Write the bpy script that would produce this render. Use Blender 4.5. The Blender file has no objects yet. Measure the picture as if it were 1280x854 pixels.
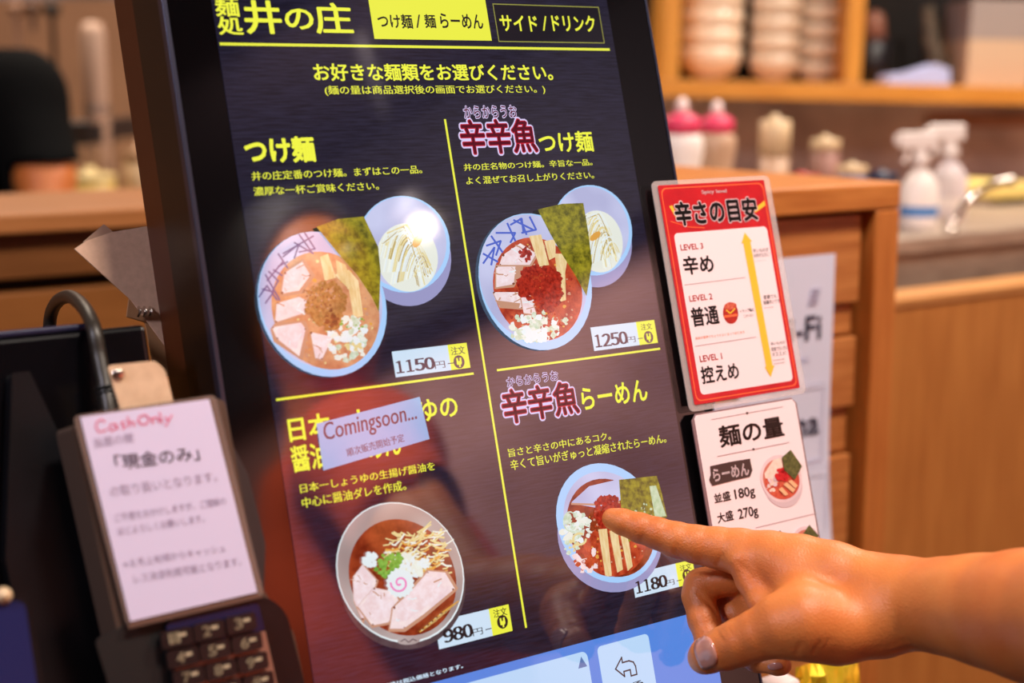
import bpy, bmesh, math, random
import numpy as np
from mathutils import Vector, Matrix
random.seed(7); np.random.seed(7)
SC = bpy.context.scene; COL = SC.collection
# ------------------------------------------------------------------ camera
F = 1777.8                                   # 50 mm lens on 36 mm, in pixels of a 1280 px frame
UPC = Vector((-0.0031, 0.98378, 0.17933)).normalized()       # world up seen from the camera
FW = Vector((0, 0, -1)); FWH = (FW - UPC * FW.dot(UPC)).normalized(); RT = FWH.cross(UPC)
R = Matrix((RT, FWH, UPC)).to_3x3()          # camera axes -> world axes
CAM = Vector((0, 0, 1.25))
cd = bpy.data.cameras.new('camera'); cam = bpy.data.objects.new('camera', cd); COL.objects.link(cam)
cam.matrix_world = Matrix.Translation(CAM) @ R.to_4x4()
cd.lens = 50; cd.sensor_width = 36; cd.clip_start = .02; cd.clip_end = 60
cd.dof.use_dof = True; cd.dof.focus_distance = .84; cd.dof.aperture_fstop = 4.2
SC.camera = cam
# ------------------------------------------------------------------ world, lights, exposure
w = bpy.data.worlds.new('world'); SC.world = w; w.use_nodes = True
w.node_tree.nodes['Background'].inputs[0].default_value = (1.0, .80, .66, 1)
w.node_tree.nodes['Background'].inputs[1].default_value = .30
SC.view_settings.view_transform = 'Standard'; SC.view_settings.look = 'None'
SC.view_settings.exposure = 0; SC.view_settings.gamma = 1
SC.cycles.use_denoising = True
def area(name, loc, target, size, power, color):
    l = bpy.data.lights.new(name, 'AREA'); l.shape = 'DISK'; l.size = size; l.energy = power; l.color = color
    o = bpy.data.objects.new(name, l); COL.objects.link(o); o.location = loc
    o.rotation_euler = (Vector(target) - Vector(loc)).to_track_quat('-Z', 'Y').to_euler(); return o
area('downlight_and_fill', (.45, .35, 2.6), (.30, .80, 1.0), .24, 28, (1, .86, .75))
area('downlight_and_fill', (1.3, .9, 2.6), (.80, 1.4, 1.0), .35, 20, (1, .84, .68))
area('downlight_and_fill', (-1.45, -.55, 2.55), (-.3, .72, 1.1), .35, 27, (.90, .86, 1))  # fill lamp added to brighten the card and sheet on the left
sp = bpy.data.lights.new('customer_fill_spot', 'SPOT'); sp.energy = 480; sp.spot_size = math.radians(30); sp.spot_blend = .5; sp.shadow_soft_size = .06; sp.color = (1, .84, .76)  # added spot, brightens the unseen customer so the glass mirrors him
so = bpy.data.objects.new('customer_fill_spot', sp); COL.objects.link(so); so.location = (-.35, .55, 2.6); so.rotation_euler = (Vector((.66, .24, 1.15)) - so.location).to_track_quat('-Z', 'Y').to_euler()
area('downlight_and_fill', (2.0, -.4, 2.6), (3.4, -.4, 1.5), .6, 110, (1, .80, .76))  # added lamp on the unseen right wall, for haze mirrored in the display
area('kitchen_light', (1.2, 2.5, 2.7), (1.1, 2.9, 1.0), .9, 60, (1, .90, .78))
area('kitchen_light', (-1.1, 3.0, 2.7), (-1.0, 3.6, 1.0), .9, 46, (1, .84, .68))
# ------------------------------------------------------------------ frames and helpers
def ray(x, y): return Vector(((x - 640) / F, -(y - 427) / F, -1))
def W(x, y, z): return CAM + R @ (ray(x, y) * z)
Xs = (R @ Vector((.83475, .10138, -.54122))).normalized()
Ns = (R @ Vector((.52722, .13642, .83871))).normalized()
Ys = Ns.cross(Xs).normalized(); Ns = Xs.cross(Ys)
P0 = W(755, 635, .85)                        # the touched spot on the display
MS = Matrix.Translation(P0) @ Matrix((Xs, Ys, Ns)).transposed().to_4x4()
def S(x, y, n=0.0):                          # pixel -> (u, v) on the kiosk plane raised by n
    d = R @ ray(x, y); t = ((P0 + Ns * n) - CAM).dot(Ns) / d.dot(Ns); p = CAM + d * t - P0
    return p.dot(Xs), p.dot(Ys)
Xk = Vector((Xs.x, Xs.y, 0)).normalized(); Zk = Vector((0, 0, 1)); Yk = Zk.cross(Xk)
def MK(p): return Matrix.Translation(p) @ Matrix((Xk, Yk, Zk)).transposed().to_4x4()
def KP(M, x, y, b=0.0):                      # pixel -> (a, c) on the upright plane y=b of frame M
    o = M.translation; d = R @ ray(x, y); t = ((o + Yk * b) - CAM).dot(Yk) / d.dot(Yk); p = CAM + d * t - o
    return p.dot(Xk), p.dot(Zk)
WM = {}
I4 = Matrix.Identity(4)
def link(o, parent, M):
    COL.objects.link(o); WM[o.name] = M.copy()
    if parent: o.parent = parent; o.matrix_basis = WM[parent.name].inverted() @ M
    else: o.matrix_basis = M
    return o
def tag(o, label=None, cat=None, group=None, kind=None):
    for k, v in (('label', label), ('category', cat), ('group', group), ('kind', kind)):
        if v: o[k] = v
    return o
def thing(name, M, label, cat, group=None):
    o = bpy.data.objects.new(name, None); o.empty_display_size = .02
    return tag(link(o, None, M), label, cat, group)
class MB:
    def __init__(s): s.v = []; s.f = []; s.m = []; s.sm = []
    def add(s, vs, fs, mi=0, smooth=False):
        o = len(s.v); s.v += [tuple(p) for p in vs]
        for f in fs: s.f.append([i + o for i in f]); s.m.append(mi); s.sm.append(smooth)
        return s
    def box(s, x0, x1, y0, y1, z0, z1, mi=0):
        vs = [(x, y, z) for x in (x0, x1) for y in (y0, y1) for z in (z0, z1)]
        return s.add(vs, [(0, 1, 3, 2), (4, 6, 7, 5), (0, 4, 5, 1), (2, 3, 7, 6), (0, 2, 6, 4), (1, 5, 7, 3)], mi)
    def prism(s, pts, z0, z1, mi=0, side=None):     # polygon in xy extruded in z
        a = sum(pts[i][0] * pts[(i + 1) % len(pts)][1] - pts[(i + 1) % len(pts)][0] * pts[i][1] for i in range(len(pts)))
        if a < 0: pts = pts[::-1]
        n = len(pts); vs = [(p[0], p[1], z0) for p in pts] + [(p[0], p[1], z1) for p in pts]
        s.add(vs, [list(range(n))[::-1], [n + i for i in range(n)]], mi)
        return s.add(vs, [(i, (i + 1) % n, n + (i + 1) % n, n + i) for i in range(n)], mi if side is None else side)
    def flat(s, pts, z, mi=0):
        a = sum(pts[i][0] * pts[(i + 1) % len(pts)][1] - pts[(i + 1) % len(pts)][0] * pts[i][1] for i in range(len(pts)))
        if a < 0: pts = pts[::-1]
        return s.add([(p[0], p[1], z) for p in pts], [list(range(len(pts)))], mi)
    def lathe(s, prof, c=(0, 0, 0), n=24, mi=0):     # profile (r, z) about z
        k = len(prof); vs = []
        for i in range(n):
            a = 2 * math.pi * i / n
            vs += [(c[0] + r * math.cos(a), c[1] + r * math.sin(a), c[2] + z) for r, z in prof]
        fs = [(i * k + j, ((i + 1) % n) * k + j, ((i + 1) % n) * k + j + 1, i * k + j + 1) for i in range(n) for j in range(k - 1)]
        return s.add(vs, fs, mi, True)
    def tube(s, pts, r, n=10, mi=0, caps=True, smooth_path=True):
        P = [Vector(p) for p in pts]; rr = list(r) if hasattr(r, '__len__') else [r] * len(P)
        if smooth_path and len(P) > 2:
            Q = []; q = []
            for i in range(len(P) - 1):
                a, b, c, d = P[max(i - 1, 0)], P[i], P[i + 1], P[min(i + 2, len(P) - 1)]
                for t in [k / 6 for k in range(6)]:
                    Q.append(.5 * ((2 * b) + (c - a) * t + (2 * a - 5 * b + 4 * c - d) * t * t + (3 * b - a - 3 * c + d) * t ** 3)); q.append(rr[i] * (1 - t) + rr[i + 1] * t)
            P = Q + [P[-1]]; rr = q + [rr[-1]]
        vs = []; nrm = None
        for i, p in enumerate(P):
            t = (P[min(i + 1, len(P) - 1)] - P[max(i - 1, 0)]).normalized()
            nrm = (nrm - t * nrm.dot(t)).normalized() if nrm is not None else t.orthogonal().normalized()
            b = t.cross(nrm)
            vs += [tuple(p + (nrm * math.cos(2 * math.pi * k / n) + b * math.sin(2 * math.pi * k / n)) * rr[i]) for k in range(n)]
        fs = [(i * n + k, i * n + (k + 1) % n, (i + 1) * n + (k + 1) % n, (i + 1) * n + k) for i in range(len(P) - 1) for k in range(n)]
        if caps: fs += [list(range(n))[::-1], [(len(P) - 1) * n + k for k in range(n)]]
        return s.add(vs, fs, mi, True)
    def build(s, name, mats, parent=None, M=I4, bevel=0, subsurf=0):
        me = bpy.data.meshes.new(name); me.from_pydata(s.v, [], s.f); me.update()
        for m in (mats if isinstance(mats, (list, tuple)) else [mats]): me.materials.append(m)
        me.polygons.foreach_set('material_index', s.m); me.polygons.foreach_set('use_smooth', s.sm)
        o = link(bpy.data.objects.new(name, me), parent, M)
        if bevel:
            b = o.modifiers.new('bevel', 'BEVEL'); b.width = bevel; b.segments = 3; b.limit_method = 'ANGLE'; b.angle_limit = math.radians(40)
        return o
def rrect(x0, x1, y0, y1, r, n=5):
    out = []
    for cx, cy, a0 in ((x1 - r, y1 - r, 0), (x0 + r, y1 - r, 90), (x0 + r, y0 + r, 180), (x1 - r, y0 + r, 270)):
        out += [(cx + r * math.cos(math.radians(a0 + 90 * i / n)), cy + r * math.sin(math.radians(a0 + 90 * i / n))) for i in range(n + 1)]
    return out
def rounded(poly, r, n=4):                   # round the corners of any convex polygon
    out = []; k = len(poly)
    for i in range(k):
        a, b, c = Vector(poly[i - 1]), Vector(poly[i]), Vector(poly[(i + 1) % k])
        p = b + (a - b).normalized() * r; q = b + (c - b).normalized() * r
        for j in range(n + 1):
            t = j / n; out.append(tuple(p * (1 - t) ** 2 + b * 2 * t * (1 - t) + q * t * t))
    return out
# ------------------------------------------------------------------ materials
def lin(c): return tuple(((v / 255) / 12.92 if v / 255 <= .04045 else ((v / 255 + .055) / 1.055) ** 2.4) for v in c)
MATS = {}
def mat(name, rgb, rough=.5, metal=0, rgb2=None, nscale=20, stretch=(1, 1, 1), detail=4, bump=0, coat=0, sss=0, trans=0, alpha=1, emit=0, ramp=(.35, .65), coord='Object', spec=None, ior=None):
    if name in MATS: return MATS[name]
    m = bpy.data.materials.new(name); MATS[name] = m; m.use_nodes = True; nt = m.node_tree; b = nt.nodes['Principled BSDF']
    c = lin(rgb); b.inputs['Base Color'].default_value = (*c, 1); b.inputs['Roughness'].default_value = rough; b.inputs['Metallic'].default_value = metal
    b.inputs['Coat Weight'].default_value = coat; b.inputs['Coat Roughness'].default_value = .08
    b.inputs['Transmission Weight'].default_value = trans; b.inputs['Alpha'].default_value = alpha
    if spec is not None: b.inputs['Specular IOR Level'].default_value = spec
    if ior: b.inputs['IOR'].default_value = ior
    if sss:
        b.inputs['Subsurface Weight'].default_value = sss; b.inputs['Subsurface Radius'].default_value = (1, .35, .18); b.inputs['Subsurface Scale'].default_value = .006
    if emit:
        b.inputs['Base Color'].default_value = (0, 0, 0, 1); b.inputs['Emission Color'].default_value = (*c, 1); b.inputs['Emission Strength'].default_value = emit
    if rgb2 or bump:
        tc = nt.nodes.new('ShaderNodeTexCoord'); mp = nt.nodes.new('ShaderNodeMapping'); nz = nt.nodes.new('ShaderNodeTexNoise')
        mp.inputs['Scale'].default_value = stretch; nz.inputs['Scale'].default_value = nscale; nz.inputs['Detail'].default_value = detail; nz.inputs['Roughness'].default_value = .6
        nt.links.new(tc.outputs[coord], mp.inputs[0]); nt.links.new(mp.outputs[0], nz.inputs['Vector'])
        if rgb2:
            cr = nt.nodes.new('ShaderNodeValToRGB'); cr.color_ramp.elements[0].position = ramp[0]; cr.color_ramp.elements[1].position = ramp[1]
            cr.color_ramp.elements[0].color = (*c, 1); cr.color_ramp.elements[1].color = (*lin(rgb2), 1)
            nt.links.new(nz.outputs['Fac'], cr.inputs[0]); nt.links.new(cr.outputs[0], b.inputs['Emission Color' if emit else 'Base Color'])
        if bump:
            bp = nt.nodes.new('ShaderNodeBump'); bp.inputs['Strength'].default_value = bump; bp.inputs['Distance'].default_value = .001
            nt.links.new(nz.outputs['Fac'], bp.inputs['Height']); nt.links.new(bp.outputs[0], b.inputs['Normal'])
    return m
def glow(name, rgb, rgb2=None, **k):         # a colour shown by the backlit display, under its gloss
    return mat(name, rgb, rough=.05, rgb2=rgb2, emit=1, ior=2.05, **k)
M_disp = glow('display_background', (22, 20, 33), (38, 36, 56), nscale=60, stretch=(1, 14, 1), detail=6)
Yw = glow('display_yellow', (236, 238, 70)); Wh = glow('display_white', (205, 226, 245)); Dk = glow('display_dark_print', (38, 30, 34))
Bl = glow('display_blue', (84, 134, 222)); Pw = glow('display_panel', (184, 215, 248)); Gy = glow('display_grey_mark', (92, 120, 176))
Rd = glow('display_red', (190, 22, 44)); Mr = glow('display_maroon', (84, 10, 28)); Lv = glow('display_lavender', (214, 200, 240)); Br = glow('display_brown_print', (92, 66, 78))
M_bezel = mat('black_glass_bezel', (5, 5, 7), rough=.07, ior=1.8)
M_chrome_edge = mat('satin_blue_black_edge', (70, 72, 92), rough=.3, metal=.7)
M_side = mat('dark_brown_housing', (17, 12, 11), rough=.36, bump=.03, nscale=300)
M_rear = mat('red_brown_rear_housing', (74, 32, 16), rough=.35)
M_black = mat('black_plastic', (12, 12, 15), rough=.3, rgb2=(18, 18, 22), nscale=30)
M_black2 = mat('matt_black_plastic', (20, 19, 20), rough=.55)
M_navy = mat('navy_plastic', (22, 26, 66), rough=.3)
# ------------------------------------------------------------------ lettering
_tc = {}
def glyphs(body):
    if body in _tc: return _tc[body]
    c = bpy.data.curves.new('t', 'FONT'); c.body = body; c.resolution_u = 3
    o = bpy.data.objects.new('t', c); COL.objects.link(o); bpy.context.view_layer.update()
    me = bpy.data.meshes.new_from_object(o.evaluated_get(bpy.context.evaluated_depsgraph_get()))
    v = np.array([p.co[:2] for p in me.vertices]); f = [list(p.vertices) for p in me.polygons]
    bpy.data.objects.remove(o); bpy.data.curves.remove(c); bpy.data.meshes.remove(me)
    _tc[body] = (v, f); return v, f
def circ(r, n): return [(0, 0)] + [(r * math.cos(2 * math.pi * i / n), r * math.sin(2 * math.pi * i / n)) for i in range(n)]
MIN = [(-.013, 0), (.013, 0)]          # heavier verticals, thin horizontals
REG = [(0, 0)]
BOLD = circ(.022, 6); HEAVY = circ(.038, 8); OUT = circ(.085, 14)
def put_text(mb, body, bl, tr, n, mi=0, style=REG, tilt=None, plane=0.0, conv=None):
    """bl and tr: corners of the lettering on the photo; tilt: baseline end for slanted lettering"""
    v, f = glyphs(body); lo = v.min(0); hi = v.max(0); conv = conv or (lambda x, y: S(x, y, plane))
    a = Vector(conv(*bl)); b = Vector(conv(*tr))
    if tilt is None and conv.__name__ != 'cv':
        vm = (a.y + b.y) / 2
        def u_at(x, y):
            for _ in range(5): v0 = conv(x, y)[1]; y -= (vm - v0) / (v0 - conv(x, y + 1)[1])
            return conv(x, y)[0]
        a.x, b.x = u_at(*bl), u_at(*tr)
    if tilt is None: ex = Vector((b.x - a.x, 0)); ey = Vector((0, b.y - a.y))
    else:
        ex = Vector(conv(*tilt)) - a; ey = (b - a) - ex
    q = (v - lo) / (hi - lo)
    for dx, dy in style:
        d = q + np.array((dx / (hi[0] - lo[0]), dy / (hi[1] - lo[1])))
        mb.add([(a.x + p[0] * ex.x + p[1] * ey.x, a.y + p[0] * ex.y + p[1] * ey.y, n) for p in d], f, mi)
    return mb
def put_row(mb, chars, bl, tr, n, mi, style, plane=0.0, gap=.08):
    a = S(bl[0] - 1.5, bl[1], plane); b = S(tr[0] + 1.5, tr[1], plane); k = len(chars); cw = (b[0] - a[0]) / k
    for i, ch in enumerate(chars):
        v, f = glyphs(ch); lo = v.min(0); hi = v.max(0); q = (v - lo) / (hi - lo); wd = cw * (1 - gap)
        if ch in '1１': wd *= .72
        x0 = a[0] + cw * i + (cw - wd) / 2
        for dx, dy in style:
            mb.add([(x0 + (p[0] + dx * 1.8) * wd, a[1] + (p[1] + dy) * (b[1] - a[1]), n) for p in q], f, mi)
# ================================================================== STRUCTURE
M_wall = mat('tan_plaster', (150, 108, 76), rough=.8, rgb2=(126, 88, 62), nscale=1.6, detail=3)
M_wallr = mat('brown_tile_wall', (226, 192, 172), rough=.4, rgb2=(160, 130, 116), nscale=3, detail=3)
M_floor = mat('dark_floor_tile', (70, 56, 48), rough=.4, rgb2=(54, 44, 40), nscale=8)
def wallbox(name, x0, x1, y0, y1, z0, z1, m): return tag(MB().box(x0, x1, y0, y1, z0, z1).build(name, m), kind='structure')
wallbox('floor', -3, 3.4, -2.6, 4.6, -.1, 0, M_floor)
wallbox('wall_back', -3, 3.4, 4.5, 4.6, 0, 3, M_wall)
wallbox('wall_left', -3.1, -3, -2.6, 4.6, 0, 3, M_wall)
wallbox('wall_right', 3.4, 3.5, -2.6, 4.6, 0, 3, mat('pinkish_plaster', (196, 150, 140), rough=.7, rgb2=(130, 84, 74), nscale=1.3, detail=2))
wallbox('added_band', 3.15, 3.399, -2.6, 4.49, 2.35, 2.999, mat('added_band_dark', (34, 28, 32), rough=.8))  # unseen band added to keep the upper part of the display's reflection dark
wallbox('ceiling', -3, 3.4, -2.6, 4.6, 3, 3.1, mat('dark_ceiling', (54, 44, 46), rough=.8))
wallbox('wall_front', -3, 3.4, -2.7, -2.6, 0, 3, mat('warm_plaster', (176, 130, 112), rough=.7, rgb2=(120, 74, 58), nscale=1.2, detail=2))
M_ctr = mat('dark_counter_laminate', (58, 40, 28), rough=.4, rgb2=(42, 30, 22), nscale=20)
# ================================================================== KIOSK
U = lambda x: S(x, 400)[0]
uL, uR = S(330, 427)[0], S(834, 427)[0]
uBL, uBR = -.2262, .0978
vT, vB = .345, -.150
base = P0 + Ys * (-.22)
kiosk = thing('order_kiosk', Matrix.Translation(Vector((base.x, base.y, .74))) @ Matrix((Xk, Yk, Zk)).transposed().to_4x4(), 'tall black touch-screen ordering kiosk with ramen menu, leaning back', 'kiosk')
b = MB(); b.prism(rrect(uBL - .0, uBR, vB - .04, vT + .03, .004), -.048, -.0035); b.build('housing', M_side, kiosk, MS, bevel=.002)
b = MB(); b.prism(rrect(uBL + .001, uBR - .004, vB - .035, vT + .025, .004), -.080, -.0486); b.build('rear_shell', M_rear, kiosk, MS, bevel=.003)
b = MB(); b.prism(rrect(uBL, uBR, vB - .04, vT + .03, .004), -.0033, -.0004)
b.build('glass_bezel', M_bezel, kiosk, MS, bevel=.0006)
b = MB()
for x0, x1 in ((uBL - .0016, uBL + .0012), (uBR - .0006, uBR + .0012)): b.box(x0, x1, vB - .04, vT + .03, -.006, .0004)
b.build('edge_trim', M_chrome_edge, kiosk, MS, bevel=.0005)
# foot standing on the counter
b = MB(); c0 = MS @ Vector(((uBL + uBR) / 2, vB - .04, -.05)); lo = WM['order_kiosk'].inverted() @ c0
b.box(lo.x - .11, lo.x + .11, lo.y + .0, lo.y + .03, .0125, lo.z).box(lo.x - .15, lo.x + .15, lo.y - .08, lo.y + .14, .001, .012)
b.build('foot', M_black2, kiosk, WM['order_kiosk'], bevel=.004)
disp = MB(); disp.prism([S(262, 0), S(262, 0)][:0] + [(-.2000, vB), (.0661, vB), (.0661, vT), (-.2000, vT)], -.0006, 0.0)
disp = disp.build('display', M_disp, kiosk, MS)
def dpart(name, mb, mats, label=None):
    o = mb.build(name, mats, disp, MS)
    if label: o['label'] = label
    return o
L1, L2, L3 = .00015, .0003, .00045
# header
b = MB(); put_text(b, '麺', (269, 20), (298, -3), L1, 0, BOLD); put_text(b, '処', (272.5, 43), (303, 21.5), L1, 0, BOLD)
put_text(b, '井', (306, 41.6), (350.5, 2), L1, 0, BOLD); put_text(b, 'の', (356.5, 36), (391, 12), L1, 0, BOLD); put_text(b, '庄', (394, 41.6), (439, 5), L1, 0, BOLD)
dpart('shop_name_lettering', b, Yw)
def strip(p, q, wpx, n=L1):                  # a printed rule between two photo points
    a = Vector(S(*p)); c = Vector(S(*q)); d = (c - a).normalized(); nn = Vector((-d.y, d.x)) * (wpx * .00046 / 2)
    return [a + nn, a - nn, c - nn, c + nn]
b = MB(); b.flat(strip((274.5, 55), (762, 62), 3.4), L1); b.flat(strip((556, 149), (657.5, 785), 3), L1); b.flat(strip((345, 500), (592, 467), 2.8), L1); b.flat(strip((621, 463), (825, 436), 2.8), L1)
dpart('divider_line', b, Yw)
b = MB(); ta = S(468, 48.7); tb = S(607, 4.0); b.flat([(ta[0], ta[1]), (tb[0], ta[1]), (tb[0], tb[1] + .004), (ta[0], tb[1] + .004)], L1, 0)
for wd, x0, x1 in (('つけ麺', 472, 515), ('/', 519, 526), ('麺', 530.5, 544), ('らーめん', 550, 603)):
    put_text(b, wd, (x0, 35), (x1, 18.5), L2, 1, BOLD if wd != '/' else REG)
dpart('menu_tab', b, [Yw, Dk], 'yellow selected menu tab')
b = MB(); q0 = S(623, 52.5); q1 = S(748, 8.8)
for x0, x1, y0, y1 in ((q0[0], q1[0], q0[1], q0[1] + .0006), (q0[0], q1[0], q1[1] - .0006, q1[1]), (q0[0], q0[0] + .0006, q0[1], q1[1]), (q1[0] - .0006, q1[0], q0[1], q1[1])): b.flat([(x0, y0), (x1, y0), (x1, y1), (x0, y1)], L2, 0)
b.flat([q0, (q1[0], q0[1]), q1, (q0[0], q1[1])], L1, 2)
for wd, x0, x1 in (('サイド', 625, 671), ('/', 677, 684), ('ドリンク', 690, 743)): put_text(b, wd, (x0, 38.5), (x1, 20.5), L2, 1, BOLD if wd != '/' else REG)
dpart('menu_tab', b, [glow('display_dim_yellow', (150, 148, 70)), Yw, glow('display_black', (24, 22, 30))], 'dark unselected menu tab with yellow outline')
def line(body, bl, tr, style=MIN, name='menu_lettering', m=Yw, **k):
    b = MB(); put_text(b, body, bl, tr, L1, 0, style, **k); return dpart(name, b, m)
line('お好きな麺類をお選びください。', (392, 101), (690, 81), BOLD)
line('(麺の量は商品選択後の画面でお選びください。)', (406, 120), (681, 106), MIN)
line('つけ麺', (306.5, 204.5), (392.5, 171), HEAVY)
line('井の庄定番のつけ麺。まずはこの一品。', (314.6, 226), (527, 206.5))
line('濃厚な一杯ご賞味ください。', (317, 245), (473, 227))
line('つけ麺', (674, 191.5), (740.4, 164), BOLD)
line('井の庄名物のつけ麺。辛旨な一品。', (579.7, 213.7), (740, 198.5))
line('よく混ぜてお召し上がりください。', (582.5, 231), (742, 214))
line('日本一しょうゆの', (361, 553), (571, 493), BOLD)
line('醤油らーめん', (364.6, 591), (500, 538), BOLD)
line('日本一しょうゆの生揚げ醤油を', (375, 617), (543, 577))
line('中心に醤油ダレを作成。', (377.5, 636), (507, 600))
line('らーめん', (727, 513), (808, 474), BOLD)
line('旨さと辛さの中にあるコク。', (635.3, 572), (763, 539.5))
line('辛くて旨いがぎゅっと凝縮されたらーめん。', (638, 588.5), (832, 541.5))
line('表示価格は税込価格となります。', (462, 866), (578.4, 829.5), BOLD, m=Wh)
for (rb, rt, kb, kt) in (((579.7, 148), (645.3, 132), (576, 193), (669, 149)), ((633.4, 484), (697, 463.5), (628, 531), (721, 475.5))):
    b = MB(); put_text(b, 'からからうお', rb, rt, L1, 0, circ(.07, 10)); put_text(b, 'からからうお', rb, rt, L2, 1, circ(.012, 5))
    put_text(b, '辛辛魚', kb, kt, L1, 0, OUT); put_text(b, '辛辛魚', kb, kt, L2, 2, circ(.038, 10)); put_text(b, '辛辛魚', kb, kt, L3, 1, circ(.012, 6))
    dpart('dish_name_lettering', b, [Lv, Mr, Rd], 'dark red lettering outlined in pale lavender')
# price tags
def price(digits, bl, tr, split, dbl, dtr, ebl, etr, cbl, ctr, icon):
    a = S(*bl); c = S(*tr); sx = S(*split)[0]; b = MB()
    b.flat([a, (sx, a[1]), (sx, c[1]), (a[0], c[1])], L1, 0); b.flat([(sx, a[1]), (c[0], a[1]), c, (sx, c[1])], L1, 1)
    put_row(b, digits, dbl, dtr, L2, 2, [(-.055, 0), (0, 0), (.055, 0)]); put_text(b, '円', ebl, etr, L2, 2, REG)
    e = S(*etr); e0 = S(*ebl); h = e[1] - e0[1]
    b.flat([(e[0] + .0015, e0[1] + h * .45), (e[0] + .0055, e0[1] + h * .45), (e[0] + .0055, e0[1] + h * .58), (e[0] + .0015, e0[1] + h * .58)], L2, 2)
    put_text(b, '注文', cbl, ctr, L2, 2, MIN)
    cx, cy = S(*icon); rx = .0036; ry = .0038
    b.flat([(cx + rx * math.cos(t), cy + ry * math.sin(t)) for t in [2 * math.pi * i / 24 for i in range(24)]], L2, 2)
    for px, py, wx, wy in ((-.0011, .0004, .0006, .0019), (.0011, .0006, .0006, .0017), (0, -.0006, .0013, .0011), (.0001, -.0020, .0005, .0010)):
        b.flat([(cx + px - wx, cy + py - wy), (cx + px + wx, cy + py - wy), (cx + px + wx, cy + py + wy), (cx + px - wx, cy + py + wy)], L3, 1)
    dpart('price_tag', b, [Wh, Yw, Br if digits != '９８０' and digits != '１１８０' else Dk], 'pale price tag with yellow order mark')
price('１１５０', (494.5, 472), (583, 428.5), (562, 450), (496, 467.5), (540, 446), (543, 461.5), (556, 451), (563.5, 444.5), (580.5, 432), (573.5, 452.5))
price('１２５０', (742.6, 439), (817.5, 400), (797.5, 420), (745, 435), (781, 414), (783.5, 429), (794, 420.5), (800.8, 413.3), (814.3, 403.5), (810.4, 421.5))
price('９８０', (548.8, 812), (635.4, 755.5), (613.5, 780), (557, 804.5), (587.5, 779), (590.6, 796), (603, 784), (616.5, 773), (633, 758.5), (627.8, 777.5))
price('１１８０', (794, 747.5), (865.4, 699.5), (846.5, 720), (796, 743), (830.5, 718), (832, 733.5), (842.5, 723.8), (849.5, 714.5), (863.7, 703.5), (858.5, 719.5))
# bottom bar
b = MB(); vb = S(860, 768)[1]; b.flat([(-.2, vB), (.0661, vB), (.0661, vb), (-.2, vb)], L1, 0)
x1, y1 = S(733, 813.4); x0 = S(589, 851)[0] - .03
b.flat(rrect(x0 - .06, x1, vB + .004, y1, .004), L2, 1); cx, cy = S(727, 828.5)
b.flat([(cx - .0032, cy - .0028), (cx + .0032, cy - .0028), (cx, cy + .0036)], L3, 2)
dpart('basket_bar', b, [Bl, Pw, Gy], 'blue bottom bar with pale basket panel')
b = MB(); xa, ya = S(745.6, 809); xb = S(809.7, 792.5)[0]
b.flat(rrect(xa, xb, vB + .004, ya, .003), L2, 0)
cx, cy = S(781.5, 833)
def arrow(k): return [(cx + p[0] * k, cy + p[1] * k) for p in ((-10, 0), (-2.5, 7.5), (-2.5, 3.4), (4, 3.4), (8, 1.5), (9.5, -2), (9.5, -8.5), (3.8, -8.5), (3.8, -3.6), (-2.5, -3.6), (-2.5, -7.5))]
P = arrow(.00075)
for i in range(len(P)):
    p, q = Vector(P[i]), Vector(P[(i + 1) % len(P)]); d = (q - p).normalized(); nn = Vector((-d.y, d.x)) * .00045; p = p - d * .0004; q = q + d * .0004
    b.flat([p + nn, p - nn, q - nn, q + nn], L3, 1)
put_text(b, '戻る', (768, 866), (803, 849), L3, 1, BOLD)
dpart('back_button', b, [Pw, Dk], 'pale back button with outlined return arrow')
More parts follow.
